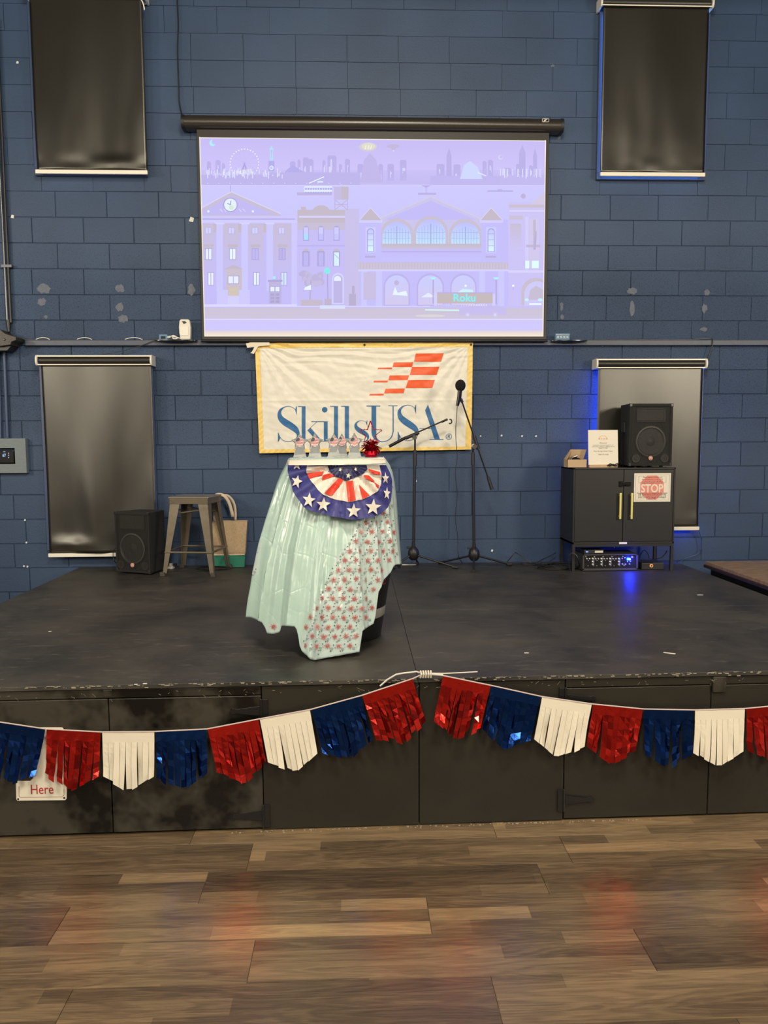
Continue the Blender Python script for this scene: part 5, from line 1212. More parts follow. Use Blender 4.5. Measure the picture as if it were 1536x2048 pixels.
for k in range(9):
    a0, a1 = -2.4+k*.5, -2.4+(k+1)*.5; mb.tube([c+Vector((.012*cos(a0), -.012, .018*sin(a0))), c+Vector((.012*cos(a1), -.012, .018*sin(a1)))], .004, 6); mb.tube([c+Vector((.012*cos(a0), .012, .018*sin(a0))), c+Vector((.012*cos(a1), .012, .018*sin(a1)))], .004, 6)
build('microphone_clip', mb, BLACKP, t, smooth=True)
build('pole_scuff', MB().box(xt+.009, xt+.0125, -d-.003, -d+.003, W(829, 964, d).z, W(829, 960, d).z), SPECK, t, label='white paint scuff')
t2, base2, d2, xt2, zt2 = mstand('black microphone stand on the right holding a foam covered microphone', (948, 1135.5), (944, 946), 893, (905, 929), [(947, 1144.5), (880, 1128), (1020, 1131.5)], .2, None)
P = lambda x, y, o=0: W(x, y, d2+.03+o)
build('boom_arm', MB().tube([P(924.5, 805), P(976, 955)], .0062, 8), BLACKG, t2, smooth=True)
build('counterweight', MB().tube([P(976, 954), P(984, 979)], [.012, .015], 10), BLACKP, t2, smooth=True)
build('boom_clamp', MB().tube([P(948, 872), P(957, 899)], .014, 10), BLACKP, t2, smooth=True)
build('pivot', MB().lathe([(.018, -.025), (.024, 0), (.018, .02)], P(948.5, 893), 14, 'y'), CHROME, t2, smooth=True, label='chrome ringed boom pivot')
build('clip', MB().tube([P(925, 805), P(922, 799), P(918, 796)], [.011, .013, .011], 8), BLACKP, t2, smooth=True)
p0, p1, p2 = P(920.8, 771, .01), P(918.5, 795, .01), P(914.5, 812, .01)
mic = thing('microphone', 'black microphone with a round foam windscreen on the right stand', 'microphone', tuple(p1))
build('handle', MB().tube([p0, p1, p2], [.019, .017, .012], 14), BLACKG, mic, smooth=True)
build('foam_windscreen', MB().ball(p0, .041, 24, 1.0, 1.0, 1.12), mat('black_foam', (.006, .006, .007), .95, bump=.8, bscale=400), mic, smooth=True)
# its cable
def cable(name, label, pts, r, m, cat='cable', group=None, smooth_=True, dens=4):
    P = [Vector(p) for p in pts]; Q = []
    for i in range(len(P)-1):
        a, b, c, e = P[max(i-1, 0)], P[i], P[i+1], P[min(i+2, len(P)-1)]
        for k in range(dens): t_ = k/dens; Q.append(.5*((2*b)+(-a+c)*t_+(2*a-5*b+4*c-e)*t_*t_+(-a+3*b-3*c+e)*t_**3))
    Q.append(P[-1]); zc = min(p.z for p in Q)
    o = build(name, MB().tube(Q, r, 6), m, None, smooth=True, org=Q[-1]); return tag(o, label, cat, group)
CBL = mat('black_cable_rubber', (.016, .016, .018), .4)
cable('microphone_cable', 'thin black cable hanging from the foam covered microphone', [W(914.5, 812, d2), W(913, 835, d2), W(911.5, 862, d2), W(912.5, 890, d2), W(914.5, 915, d2), W(911, 940, d2), W(912, 965, d2), W(914.5, 990, d2), W(912, 1018, d2), W(911, 1040, d2), W(914.5, 1065, d2), W(916, 1088, d2), W(917, 1112, d2), D(925, 1128)+Vector((0, 0, .006))], .0026, CBL)

# ================================================================ CABINET AND THE THINGS ON IT
cA, cB = D(1148, 1142), D(1348, 1141.3); dC = -(cA.y+cB.y)/2; X0, X1 = W(1146.3, 1000, dC).x, W(1350, 1000, dC).x
ZC1 = W(1250, 935.5, dC).z; ZC0 = W(1250, 1088, dC).z; CD = .36
cab = thing('media_cabinet', 'black metal two door cabinet with brass handles right of the stage', 'cabinet', ((X0+X1)/2, -dC+CD/2, ZD))
CAB = mat('black_powder_coat', (.016, .016, .017), .42); e = .012; y0, y1 = -dC, -dC+CD
mb = MB(); mb.box(X0, X1, y0, y1, ZC1-e, ZC1); mb.box(X0, X1, y0, y1, ZC0, ZC0+e*1.4); mb.box(X0, X0+e, y0, y1, ZC0, ZC1); mb.box(X1-e, X1, y0, y1, ZC0, ZC1); mb.box(X0, X1, y1-.006, y1, ZC0, ZC1)
build('carcass', mb, CAB, cab, bevel=.0015)
xm_ = (W(1247, 1000, dC).x)
drs = []
for a, b in ((X0+e+.002, xm_-.002), (xm_+.002, X1-e-.002)): drs.append(build('door', MB().box(a, b, y0+.002, y0+.02, ZC0+e*1.4+.003, ZC1-e-.003), CAB, cab, bevel=.0015))
BRASS = mat('brass', lin('#efe48c')[:3], .38, .5)
for i, px in enumerate((1239, 1261.8)):
    x = W(px, 1000, dC).x; za, zb_ = W(px, 1037.5, dC).z, W(px, 985.5, dC).z; m_ = MB(); m_.box(x-.0075, x+.0075, y0-.028, y0-.018, za, zb_)
    for z in (za+.02, zb_-.02): m_.box(x-.005, x+.005, y0-.02, y0+.004, z-.005, z+.005)
    build('handle', m_, BRASS, drs[i], bevel=.0015, label='slim brass bar handle')
lz_ = W(1250, 968, dC).z; mb = MB(); mb.box(xm_-.036, xm_-.010, y0-.012, y0+.001, lz_-.02, lz_+.022); mb.box(xm_-.012, xm_+.05, y0-.016, y0-.010, lz_-.008, lz_+.012); mb.box(xm_+.012, xm_+.05, y0-.014, y0+.001, lz_-.014, lz_+.016)
build('latch', mb, BLACKG, cab, bevel=.002)
for x in (X0, X1-.022):
    for y in (y0, y1-.022): build('leg', MB().box(x, x+.022, y, y+.022, ZD, ZC0), CAB, cab, bevel=.001)
for y in (y0, y1-.02): build('lower_rail', MB().box(X0+.022, X1-.022, y, y+.018, ZC0-.02, ZC0), CAB, cab)
build('white_tag', MB().box(W(1238, 1087, dC).x, W(1253.5, 1087, dC).x, y0-.005, y0+.001, W(1245, 1088, dC).z, W(1245, 1084, dC).z), WHITEP, cab, label='small white tag under the doors')
# stop notice taped on the right door
nx0, nx1 = W(1267.8, 975, dC).x, W(1341, 975, dC).x; nz0, nz1 = W(1304, 1003.5, dC).z, W(1304, 946.3, dC).z; nw, nh = nx1-nx0, nz1-nz0
nt_ = thing('stop_notice', 'white paper notice with a red STOP sign on the right cabinet door', 'notice', ((nx0+nx1)/2, y0-.002, nz0))
PAP = mat('white_paper', (.74, .70, .60), .5); yN = y0-.0006
build('paper', MB().box(nx0, nx1, yN-.0014, yN, nz0, nz1), PAP, nt_)
def NP(u, v): return nx0+u*nw, nz1-v*nh
mb = MB(); cxn, czn = NP(.49, .5); r = nh*.45
mb.prism([(cxn+r*cos(pi/8+k*pi/4), czn+r*sin(pi/8+k*pi/4)) for k in range(8)], yN-.0020, yN-.0015); build('octagon', mb, mat('faded_red', lin('#e08a7c')[:3], .6), nt_, label='faded red octagon')
mb = MB(); q = NP(.49, .665); text_on(mb, 'STOP', nh*.40, q[0], yN-.0028, q[1], bold=.002, sx=.82); build('stop_word', mb, PAP, nt_, label='white word STOP')
DKI = mat('dark_print_ink', (.06, .04, .045), .6); mb = MB()
for txt, u, v in (('Please abstain of beers and', .5, .16), ('any refreshment or any mixer', .5, .225), ('to the music we are going to', .5, .29), ('keep the speakers on on the', .5, .355)): q = NP(u, v); text_on(mb, txt, nh*.062, q[0], yN-.0032, q[1], bold=0)
for txt, v in (('Please also feel not equipped to for people', .715), ('only. If you choose to let your kids play', .765), ('with the instruments and it breaks, you', .815), ('break you will be charged accordingly if', .865), ('service fee.', .915)): q = NP(.5, v); text_on(mb, txt, nh*.062, q[0], yN-.0032, q[1], bold=0)
build('small_print', mb, DKI, nt_)['kind'] = 'stuff'
mb = MB()
for a, b, c, d_ in ((.04, .965, .055, .06), (.04, .965, .935, .94), (.04, .046, .055, .94), (.959, .965, .055, .94), (.12, .87, .10, .104), (.12, .87, .33, .334), (.12, .125, .10, .334), (.865, .87, .10, .334)):
    p, q = NP(a, c), NP(b, d_); mb.box(p[0], q[0], yN-.0022, yN-.0015, q[1], p[1])
build('ruled_border', mb, mat('grey_line', (.2, .18, .16), .6), nt_)
# speaker on the cabinet
sx_ = (W(1262, 900, dC-.04).x+W(1340.5, 900, dC-.04).x)/2
speaker('black loudspeaker standing on top of the black cabinet', (sx_-.008, y0+.19, ZC1), R(3))
# leaning acrylic notice
dN = dC-.10; p = W(1207, 934, dN)
no = thing('stand_up_notice', 'white printed notice in a wooden based stand on the cabinet', 'notice', (p.x, -dN, ZC1))
L0, R0_, Tn, Bn = W(1177.5, 900, dN).x, W(1237, 900, dN).x, W(1207, 859.5, dN).z, ZC1+.012
hN = Tn-Bn; Tn_ = Matrix.Translation((0, -dN, Bn)) @ Matrix.Rotation(R(-6), 4, 'X') @ Matrix.Translation((0, 0, 0))
build('sheet', MB().box(L0, R0_, -.002, .002, 0, hN, T=Tn_), PAP, no)
build('wood_base', MB().box(L0, R0_-.012, -dN-.026, -dN+.02, ZC1, ZC1+.022), mat('pale_wood', (.5, .34, .2), .5, var=.2, vscale=20, stretch=(2, 30, 30)), no, bevel=.002)
mb = MB(); cxn = (L0+R0_)/2
for txt, z, s_ in (('Welcome', .62, .042), ('customers and any questions or', .565, .036), ('comments, missing or adding, we are', .525, .034), ('happy to help!', .485, .036), ('Main Springs Street Classy', .395, .040), ('708-555-0183', .30, .042)):
    text_on(mb, txt, hN*s_*1.25, cxn, -.0032, hN*z, T=Tn_)
build('printed_text', mb, mat('grey_ink_text', (.16, .16, .17), .6), no)['kind'] = 'stuff'
mb = MB()
for k in range(10):
    a, b = pi*k/10, pi*(k+1)/10; r1, r2 = hN*.11, hN*.095
    mb.prism([(cxn+r1*cos(a)*1.2, hN*.74+r1*sin(a)), (cxn+r1*cos(b)*1.2, hN*.74+r1*sin(b)), (cxn+r2*cos(b)*1.2, hN*.74+r2*sin(b)), (cxn+r2*cos(a)*1.2, hN*.74+r2*sin(a))], -.0034, -.0024, T=Tn_)
for k in range(4): mb.prism([(cxn-.034+.018*k, hN*.735), (cxn-.021+.018*k, hN*.735), (cxn-.023+.018*k, hN*.775), (cxn-.032+.018*k, hN*.775)], -.0034, -.0024, T=Tn_)
build('emblem', mb, mat('pale_orange_print', lin('#e2b496')[:3], .6), no, label='pale orange round emblem')
kp = p; mb = MB(); c = W(1225, 931, dN+.03)
mb.tube([c+Vector((-.04, 0, .0)), c+Vector((-.02, -.008, .014)), c+Vector((.01, .0, .004)), c+Vector((.035, -.008, .016)), c+Vector((.05, 0, -.006))], .005, 6); mb.tube([c+Vector((-.03, -.01, -.006)), c+Vector((0, -.012, .01)), c+Vector((.03, -.01, -.004))], .005, 6)
mb.v = [(v[0], v[1], max(v[2], ZC1+.001)) for v in mb.v]
tag(build('coiled_lead', mb, BLACKG, None, smooth=True, org=(c.x, c.y, ZC1)), 'small black coiled lead lying by the white notice stand', 'cable')
# open cardboard box
dX = dC-.09; bx0_, bx1_ = W(1134.6, 930, dX).x, W(1174, 930, dX).x; zb1 = W(1155, 919, dX).z
box = thing('cardboard_box', 'small open cardboard box on the left end of the cabinet', 'box', ((bx0_+bx1_)/2, -dX+.05, ZC1)); CBD = mat('brown_cardboard', (.50, .36, .22), .75, var=.08); yb = -dX
mb = MB(); w_ = .003
mb.box(bx0_, bx1_, yb, yb+w_, ZC1, zb1); mb.box(bx0_, bx1_, yb+.10, yb+.10+w_, ZC1, zb1); mb.box(bx0_, bx0_+w_, yb, yb+.1, ZC1, zb1); mb.box(bx1_-w_, bx1_, yb, yb+.1, ZC1, zb1); mb.box(bx0_, bx1_, yb, yb+.1, ZC1, ZC1+w_)
build('tray', mb, CBD, box)
z2 = W(1155, 899, dX-.08).z; g1 = [(bx0_, yb+.10, zb1), (bx1_, yb+.10, zb1), (bx1_+.02, yb+.085, z2), (bx0_+.045, yb+.085, z2)]
build('lid', MB().add(g1, [(0, 1, 2, 3)]), CBD, box, solid=.003); build('side_flap', MB().add([(bx0_, yb+.02, zb1), (bx0_, yb+.1, zb1), (bx0_+.045, yb+.085, z2), (bx0_+.04, yb+.05, z2-.004)], [(0, 1, 2, 3)]), CBD, box, solid=.003)
tag(build('camera_gadget', MB().ball((bx0_+.085, yb+.05, ZC1+.045), .035, 14, 1.2, .9, .95).tube([(bx0_+.04, yb+.05, ZC1+.03), (bx0_+.05, yb+.055, ZC1+.075), (bx0_+.09, yb+.05, ZC1+.09)], .01, 8), BLACKG, None, smooth=True, org=(bx0_+.085, yb+.05, ZC1+.004)), 'glossy black gadget sitting inside the open cardboard box', 'gadget')

# ================================================================ MIXER UNDER THE CABINET
dM = dC+.01
mx0, mx1 = W(1165.5, 1120, dM).x, W(1276.5, 1120, dM).x; mz0, mz1 = ZD, W(1220, 1108.5, dM).z; ym = -dM
mix = thing('mixer_amplifier', 'black mixing amplifier with knobs and a glowing blue light', 'mixer', ((mx0+mx1)/2, ym+.12, ZD))
mb = MB(); e = .012; mb.box(mx0, mx1, ym+.012, ym+.24, mz0+.006, mz1-.002); mb.box(mx0, mx1, ym, ym+.014, mz0+.006, mz0+.006+e*1.3); mb.box(mx0, mx1, ym, ym+.014, mz1-e*.7, mz1); mb.box(mx0, mx0+e, ym, ym+.014, mz0+.01, mz1); mb.box(mx1-e*1.2, mx1, ym, ym+.014, mz0+.01, mz1)
build('chassis', mb, mat('dark_grey_chassis', (.05, .05, .05), .5), mix, bevel=.001)
build('face_panel', MB().box(mx0+e, mx1-e, ym+.008, ym+.012, mz0+.02, mz1-.008), BLACKG, mix)
def mp2(x, y): q = W(1140+x/8.084, 1080+y/8.084, dM); return q.x, q.z
KN = mat('silver_knob', (.55, .55, .53), .25, .6)
for c0 in (275, 415, 555, 697):
    for x, y, r in ((c0, 308, .0085), (c0+45, 305, .0065), (c0+95, 305, .009), (c0+95, 352, .0085), (c0+95, 397, .0085), (c0+22, 332, .004), (c0-18, 272, .005), (c0+18, 418, .004)):
        q = mp2(x, y); build('knob', MB().lathe([(r, 0), (r*.95, .008), (r*.6, .010), (.0001, .0105)], (q[0], ym+.008, q[1]), 12, 'y'), KN if y != 308 else GREYM, mix, smooth=True)
    q0, q1 = mp2(c0+113, 290), mp2(c0+116, 425); build('divider', MB().box(q0[0], q1[0], ym+.0065, ym+.0085, q1[1], q0[1]), mat('white_rule', (.5, .5, .5), .5), mix)
for x, y, r in ((845, 300, .006), (885, 290, .005), (850, 390, .007), (897, 395, .007), (875, 412, .005), (965, 390, .006), (1008, 275, .009), (930, 350, .004), (975, 350, .004)):
    q = mp2(x, y); build('knob', MB().lathe([(r, 0), (r*.9, .007), (.0001, .008)], (q[0], ym+.008, q[1]), 12, 'y'), KN, mix, smooth=True)
q = mp2(968, 312); build('indicator_light', MB().ball((q[0], ym+.004, q[1]), .0075, 12), emis('blue_indicator', '#1428ff', 330), mix, label='glowing blue indicator light')
q = mp2(958, 308); build('indicator_lens', MB().box(q[0]-.016, q[0]+.003, ym+.005, ym+.0075, q[1]-.010, q[1]+.008), emis('cyan_indicator', '#5ce0ff', 3), mix, label='cyan lens')
for k, (x, y) in enumerate(((860, 270), (900, 285), (935, 345), (985, 345))):
    q = mp2(x, y); build('blue_lamp', MB().box(q[0]-.004, q[0]+.004, ym+.006, ym+.0075, q[1]-.002, q[1]+.002), emis('blue_lamp', '#4a78ff', 3), mix)
ld = bpy.data.lights.new('indicator_glow', 'POINT'); ld.energy = 1.6; ld.color = (.006, .02, 1.0); ld.shadow_soft_size = .012
o = bpy.data.objects.new('indicator_glow', ld); COL.objects.link(o); q = mp2(968, 312); o.location = (q[0], ym-.02, q[1])
# receiver on the mixer
q0, q1 = mp2(240, 215), mp2(560, 150)
rc_ = thing('wireless_receiver', 'small black receiver with two blue lights on the mixer', 'receiver', ((q0[0]+q1[0])/2, ym+.08, mz1+.001))
build('case', MB().box(q0[0], q1[0], ym+.02, ym+.14, mz1+.001, mz1+.032), BLACKP, rc_, bevel=.003)
for x in (278, 298): q = mp2(x, 180); build('blue_lamp', MB().ball((q[0], ym+.018, mz1+.018), .0035, 10), emis('receiver_lamp', '#4060ff', 14), rc_, label='blue lamp')
a, b = mp2(415, 192), mp2(548, 160); build('white_label', MB().box(a[0], b[0], ym+.018, ym+.0205, mz1+.010, mz1+.026), WHITEP, rc_, label='white label')
# wire hook under the cabinet
a, b, c = mp2(735, 130), mp2(722, 100), mp2(905, 95)
tag(build('wire_hook', MB().tube([(a[0], y0+.01, a[1]), (b[0], y0+.01, b[1]), (c[0], y0+.01, c[1]), (c[0], y0+.01, ZC0-.019)], .0025, 6), CHROME, None, smooth=True, org=(b[0], y0+.01, ZC0-.02)), 'bright bent wire hook hanging under the cabinet doors', 'hook')
# black pedal box with orange knob
px0, px1 = W(1284, 1130, dC-.02).x, W(1341, 1130, dC-.02).x; pdz = W(1305, 1126, dC-.02).z
pd = thing('power_box', 'low black box with a glowing orange button under the cabinet', 'box', ((px0+px1)/2-.01, -dC+.12, ZD))
build('case', MB().box(px0, px1-.045, -dC+.03, -dC+.2, ZD, pdz), BLACKP, pd, bevel=.006)
q = W(1305.5, 1132.5, dC); build('button', MB().lathe([(.013, 0), (.013, .006), (.010, .008), (.0001, .008)], (q.x, -dC+.03, q.z), 18, 'y'), emis('orange_button', '#ffb46a', .9), pd, label='orange lit round button'); build('button_ring', MB().lathe([(.007, .0085), (.0055, .0095), (.005, .0085)], (q.x, -dC+.03, q.z), 14, 'y'), mat('orange_ring', lin('#c0602a')[:3], .4), pd)

# ================================================================ CABLES ON THE STAGE
def loops(label, cpx, rx, ry, n, seed, r=.0042, x_off=0):
    rnd = random.Random(seed); c = D(*cpx); pts = []
    for k in range(n*9):
        a = 2*pi*k/9; s_ = rnd.uniform(.75, 1.15); pts.append((c.x+rx*s_*cos(a)+x_off*k/(n*9), min(c.y+ry*s_*sin(a), -.03), ZD+r+(k//9)*.0035+rnd.uniform(0, .004)))
    cable('cable_coil', label, pts, r, CBL, 'cable', None)
loops('tangled black cables on the stage left of the cabinet legs', (1105, 1136), .13, .11, 6, 3, x_off=.12)
loops('black cable loops behind the legs of the metal stool', (425, 1139), .13, .06, 4, 8, r=.0036)
loops('slack black cable lying between the right microphone stand and cabinet', (1045, 1130), .12, .05, 2, 5, r=.0038, x_off=.1)
cable('wall_cable', 'black cable rising and dipping against the wall left of the cabinet', [D(1012, 1128)+Vector((0, 0, .006)), W(1028, 1108, .12), W(1033, 1106, .10), W(1048, 1116, .10), D(1066, 1128)+Vector((0, 0, .005)), D(1085, 1126)+Vector((0, 0, .03)), W(1100, 1112, .06), W(1112, 1105, .06)], .0038, CBL)
cable('wall_cable', 'pale blue painted cord hanging from the blind beside the cabinet', [W(1397, 1060, .07), W(1402, 1075, .05), W(1403, 1095, .04), W(1396, 1107, .03), W(1380, 1114, .03), W(1366, 1119, .03), D(1358, 1127)+Vector((0, 0, .004))], .0032, TRIMB)
cable('leg_cable', 'thick black cable looped around the left front cabinet leg', [D(1150, 1142)+Vector((-.04, -.01, .006)), W(1137, 1120, dC+.01), W(1142, 1107, dC+.02), W(1152, 1110, dC+.03), W(1157, 1122, dC+.02), D(1152, 1137)+Vector((0.02, -.02, .006))], .0045, CBL)
cable('box_cable', 'thin black wires curling behind the orange button box', [W(1277, 1118, .3), W(1284, 1104, .25), W(1290, 1101, .22), W(1297, 1110, .2), W(1299, 1117, .2), W(1312, 1118, .2), W(1325, 1114, .2), W(1334, 1101, .2), W(1333, 1107, .2)], .003, CBL)
# power strip behind stool
a = D(331, 1137); ps = thing('power_strip', 'white power strip on the stage behind the stool leg', 'power strip', (a.x, a.y, ZD))
T = Matrix.Translation((a.x, a.y, ZD)) @ Matrix.Rotation(R(-12), 4, 'Z'); build('case', MB().box(-.05, .07, -.025, .025, 0, .022, T=T), WHITEP, ps, bevel=.005)
for k in range(2): build('plug', MB().box(.04+k*.035, .06+k*.035, -.018, .012, .022, .045, T=T), BLACKP if k else WHITEP, ps, bevel=.003)
cable('strip_cable', 'white lead curving up from the power strip beside the speaker', [a+Vector((-.05, 0, .012)), a+Vector((-.06, .02, .05)), a+Vector((-.03, .05, .11)), a+Vector((.0, .08, .12))], .003, WHITEP)
# speaker cable against the blind
cable('speaker_cable', 'thin black cable looping out of the floor speaker side', [W(240, 1095, .22), W(229, 1098, .2), W(226, 1110, .2), W(230, 1124, .22), D(240, 1136)+Vector((0, .05, .006))], .003, CBL)
# white scraps on the stage
c = D(1338, 1308); tag(build('paper_scrap', MB().add([(c.x-.022, c.y+.016, ZD+.002), (c.x+.020, c.y-.022, ZD+.004), (c.x+.026, c.y-.014, ZD+.006), (c.x-.014, c.y+.024, ZD+.003)], [(0, 1, 2, 3)]), PAP, None, solid=.0008, org=(c.x, c.y, ZD)), 'small white paper scrap on the right front of the stage', 'scrap')
c = D(820, 1129.5); tag(build('paper_sheet', MB().box(c.x-.065, c.x+.05, c.y-.02, c.y+.02, ZD+.0005, ZD+.003), PAP, None, org=(c.x, c.y, ZD)), 'white paper sheet lying under the left microphone stand legs', 'paper')
for i, (x, y, w_) in enumerate(((272, 1369, 6), (290, 1367.5, 7), (1053, 1306, 9), (100, 1263, 6), (1400, 1190, 16))):
    c = D(x, y); q_ = w_/2/420; tag(build('paint_fleck', MB().box(c.x-q_, c.x+q_, c.y-.004, c.y+.004, ZD, ZD+.0015), SPECK, None, org=(c.x, c.y, ZD)), ['pale fleck on the front left stage lip', 'pale longer fleck on the front left stage lip', 'pale fleck on the stage right of centre', 'pale fleck near the left edge of the stage', 'long pale scuff strip near the right edge of the stage'][i], 'fleck')

# ================================================================ THINGS ON THE WALL
# left shelf with white sensor
dS = .10
def disc_shelf(label, px, py, w):
    c = W(px, py, dS); t = thing('wall_shelf', label, 'shelf', tuple(c)); mb = MB(); n = 28
    mb.lathe([(w*.3, -.016), (w*.5, -.006), (w*.5, 0)], (0, 0, 0), n); mb.v = [(v[0]+c.x, v[1]*.26-.07, v[2]+c.z) for v in mb.v]
    build('tray', mb, BLACKG, t, smooth=True); build('bracket', MB().box(c.x-.04, c.x+.04, -.06, -.004, c.z-.02, c.z-.012), BLACKM, t); return c
c = disc_shelf('small black shelf holding the white device left of the screen', 350, 679.5, .34)
dv = thing('white_wall_device', 'rounded white plastic device with black mark on the left shelf', 'device', (W(369, 678, dS).x, -.07, c.z+.001)); x = W(369, 660, .1).x; za, zb_ = c.z+.001, W(369, 638, .1).z; w_ = .044; poly = [(x-w_*.8, za), (x-w_, za+.05), (x-w_*1.04, za+.10), (x-w_*.92, zb_-.015), (x-w_*.75, zb_), (x+w_*.8, zb_), (x+w_*.95, zb_-.015), (x+w_*1.08, za+.1), (x+w_*1.05, za+.05), (x+w_*.95, za)]
build('body', MB().prism(poly, -.098, -.05), WHITEP, dv, bevel=.01); build('front_cover', MB().prism([(x-w_*.78, za+.03), (x+w_*.7, za+.03), (x+w_*.7, za+.10), (x-w_*.8, za+.10)], -.103, -.097), mat('white_gloss', (.8, .78, .7), .25), dv, bevel=.003)
zz = W(367, 644.5, .1).z; build('black_mark', MB().prism([(x-.022, zz+.003), (x-.008, zz+.008), (x+.006, zz+.008), (x+.018, zz), (x+.006, zz-.010), (x-.006, zz-.012), (x-.012, zz)], -.101, -.097), BLACKG, dv, label='black emblem mark')
ad = thing('blue_adapter', 'small clear blue adapter plugged beside the white device', 'adapter', (W(327, 676, dS).x, -.08, c.z+.001)); a = W(327, 676, .1).x; BLC = mat('clear_blue_plastic', (.16, .30, .45), .12, spec=.8)
build('case', MB().box(a-.035, a+.03, -.10, -.07, c.z+.001, c.z+.042), BLC, ad, bevel=.004); build('plug', MB().tube([(a+.03, -.09, c.z+.018), (a+.055, -.09, c.z+.026)], .009, 8), WHITEP, ad, smooth=True); build('port', MB().box(a-.02, a+.015, -.104, -.099, c.z+.008, c.z+.028), BLACKG, ad)
cable('device_cable', 'white cord curled between the adapter and the white device', [(a+.055, -.09, c.z+.026), (a+.08, -.10, c.z+.032), (a+.11, -.10, c.z+.012), (a+.08, -.105, c.z+.008), (a+.075, -.10, c.z+.025), (a+.13, -.09, c.z+.012), (x-.03, -.08, c.z+.012)], .005, WHITEP)
cable('long_lead', 'thin black lead sagging from the left shelf to the blind', [(a-.03, -.08, c.z+.01), W(308, 681, .06), W(280, 692, .05), W(245, 702, .05), W(205, 709, .05), W(185, 712, .05)], .003, CBL)
c2 = disc_shelf('small black shelf holding a clear box right of the screen', 1140, 680, .30)
a = W(1125, 672, .1).x; cb = thing('clear_box', 'small clear blue plastic box on the shelf right of the screen', 'box', (a, -.08, c2.z+.001)); build('case', MB().box(a-.058, a+.058, -.105, -.06, c2.z+.001, c2.z+.052), BLC, cb, bevel=.004)
mb = MB()
for k in range(4): build('port', MB().box(a-.045+k*.025, a-.030+k*.025, -.109, -.104, c2.z+.014, c2.z+.03), CHROME, cb)
build('lid_line', MB().box(a-.056, a+.056, -.107, -.104, c2.z+.040, c2.z+.044), CHROME, cb)
# cords along the raceway
cable('ledge_cable', 'dark cable lying along the raceway left of the screen', [W(30, 676, .03), W(60, 679, .04), W(130, 679.5, .03), W(190, 681, .03), W(250, 681, .03), W(310, 680, .04), W(322, 676, .06)], .0045, CBL)
for (x0_, x1_, nm) in ((72, 100, 'short white cord arching off the raceway above the left blind'), (154, 184, 'second white cord arch on the raceway above the left blind'), (250, 285, 'white cord arch on the raceway near the left shelf')):
    cable('loose_cable', nm, [W(x0_, 678.5, .045), W((x0_*2+x1_)/3, 675.5, .05), W((x0_+2*x1_)/3, 675.5, .05), W(x1_, 679, .045)], .003, WHITEP)
cable('ledge_cable', 'grey cable along the raceway right of the screen down to the blind', [W(1186, 679.5, .04), W(1230, 679, .035), W(1290, 679, .035), W(1370, 679, .035), W(1418, 677.5, .04), W(1425, 680, .05), W(1424, 692, .05), W(1417, 712, .05), W(1411, 722, .06)], .0045, CBL)
cable('ceiling_cable', 'black cable dropping from the ceiling to the screen housing', [W(354, -60, .02), W(354.5, 0, .02), W(356.5, 50, .02), W(355, 100, .02), W(357, 160, .02), W(358, 200, .02), W(363, 226, .03), W(366, 236, .06)], .0055, CBL)
cable('blind_chain', 'white cord stub at the right end of the high left blind', [W(280, -4, .09), W(286, 6, .10), W(289, 20, .10)], .005, WHITES)
# conduit + thermostat on the left
x = W(4, 250, .03).x; GALV = mat('galvanised_dark', (.12, .13, .15), .3, .7)
cd_ = thing('conduit', 'dark twin conduit running up the left edge of the block wall', 'conduit', (x, -.02, 2.5)); z0_ = W(17, 645, .03).z
for o_, r_, zt_ in ((-.012, .010, 4.35), (.016, .011, 4.35)):
    xx = W(17, 640, .03).x+o_; build('pipe', MB().tube([(xx, -.022, z0_), (xx-.002, -.022, 3.4), (xx-.012 if o_ < 0 else xx, -.022, 4.9)], r_, 10), GALV if o_ < 0 else BLACKM, cd_, smooth=True)
build('clip', MB().box(xx-.05, xx+.03, -.036, -.001, 3.05, 3.07), GALV, cd_)
build('connector', MB().tube([(W(16, 648, .03).x, -.022, W(16, 640, .03).z), (W(18, 662, .03).x, -.03, W(18, 664, .03).z)], [.02, .012], 10), BLACKM, cd_, smooth=True)
bk = thing('wall_bracket', 'dark brown wedge shaped bracket at the left edge of the wall', 'bracket', (W(10, 690, .15).x, -.08, W(10, 700, .15).z))
poly = [(-30, 658), (1, 659), (11, 667), (20, 670), (33, 674), (33, 681), (24, 684), (22, 690), (0, 693), (-30, 694)]
build('arm', MB().prism([(W(a, b, .15).x, W(a, b, .15).z) for a, b in poly], -.16, -.004), mat('dark_brown_metal', (.035, .03, .022), .45, bump=.2), bk, bevel=.004)
c = W(9, 679, .16); build('bolt', MB().lathe([(.009, -.002), (.009, .004), (.004, .005), (.0001, .005)], (c.x, -.16, c.z), 12, 'y'), BLACKG, bk)
build('lower_plate', MB().prism([(W(a, b, .15).x, W(a, b, .15).z) for a, b in [(-30, 694), (20, 691), (12, 700), (-30, 701)]], -.13, -.004), BLACKM, bk)
x = W(15, 790, .02).x; lc = thing('lower_conduit', 'blue painted conduit dropping from the bracket to the thermostat board', 'conduit', (x, -.02, W(18, 877, .02).z))
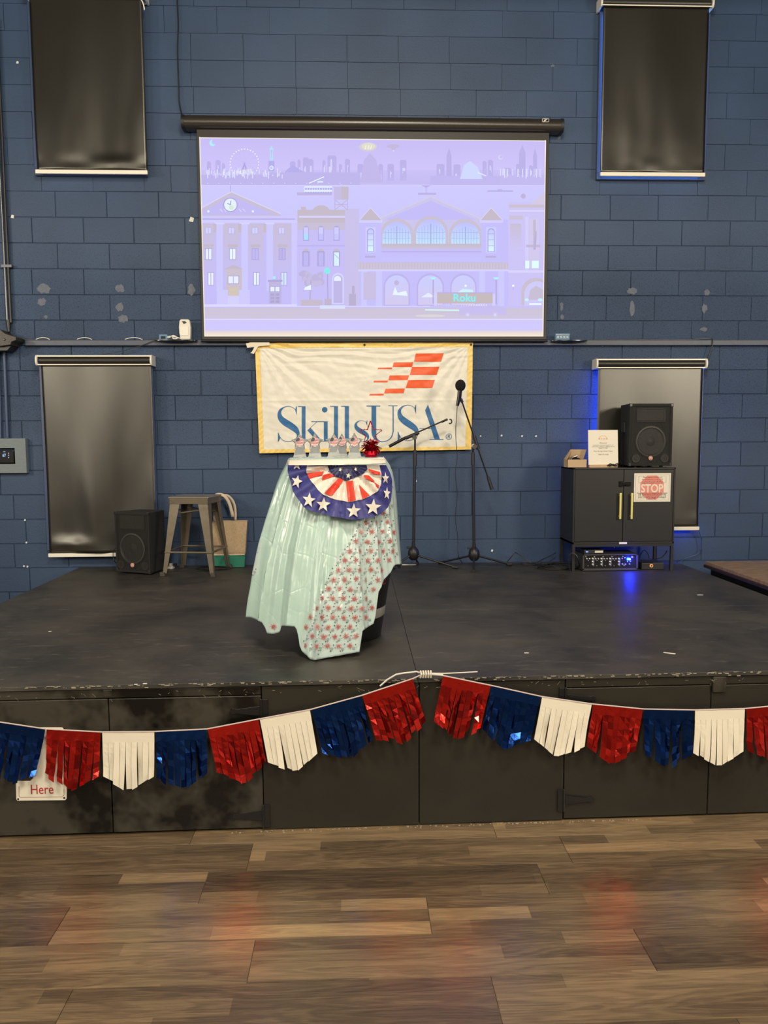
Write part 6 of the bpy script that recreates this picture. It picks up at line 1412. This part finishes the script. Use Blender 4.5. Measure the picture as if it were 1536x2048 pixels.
build('pipe', MB().tube([(W(8, 700, .02).x, -.018, W(8, 700, .02).z), (W(12, 877, .02).x+.012, -.018, W(18, 876, .02).z)], .012, 12), TRIMB, lc, smooth=True); build('second_pipe', MB().tube([(W(-3, 700, .02).x, -.016, W(8, 700, .02).z), (W(-2, 877, .02).x+.012, -.016, W(18, 876, .02).z)], .008, 10), TRIMB, lc, smooth=True)
tb = thing('thermostat_board', 'grey blue painted board framing the black thermostat', 'board', (W(10, 945, .04).x, -.02, W(10, 945, .04).z)); BRD = mat('grey_blue_board', (.16, .20, .22), .5, var=.15, vscale=6, stretch=(3, 3, 30), bump=.2, bscale=20)
Xb0, Xb1, Zb0, Zb1 = W(-60, 900, .045).x, W(52, 910, .045).x, W(10, 946, .045).z, W(10, 877, .045).z; hx_, hz0_, hz1_ = W(30, 910, .045).x, W(10, 928, .045).z, W(10, 896, .045).z; hxl = W(-42, 910, .045).x
mb = MB(); mb.box(Xb0, Xb1, -.046, 0, Zb0, hz0_); mb.box(Xb0, Xb1, -.046, 0, hz1_, Zb1); mb.box(hx_, Xb1, -.046, 0, hz0_, hz1_); mb.box(Xb0, hxl, -.046, 0, hz0_, hz1_); build('board', mb, BRD, tb)
th = thing('thermostat', 'black wall thermostat with a blue lit digital display', 'thermostat', (W(5, 925, .04).x, -.02, hz0_+.01)); build('body', MB().box(hxl+.02, hx_-.006, -.055, -.01, hz0_+.008, hz1_-.02), BLACKG, th, bevel=.006)
mb = MB(); q = W(8.3, 913.5, .057); s_ = .0042
text_on(mb, '67', .034, q.x, -.0562, q.z, bold=.001, sx=.8); build('display_digits', mb, emis('display_blue', '#a8ccff', 1.0), th, label='lit blue digits')
mb = MB()
for k, py in enumerate((906.5, 910.5, 915)):
    q = W(17, py, .057); build('status_dot', MB().box(q.x-.003, q.x+.003, -.0566, -.0548, q.z-.003, q.z+.003), emis('display_white', '#dfe8ff', .9), th)
q = W(8.5, 903.5, .057); build('status_bar', MB().box(q.x-.008, q.x+.008, -.0566, -.0548, q.z-.002, q.z+.002), emis('display_white', '#dfe8ff', .7), th)
print('objects', len(bpy.data.objects))
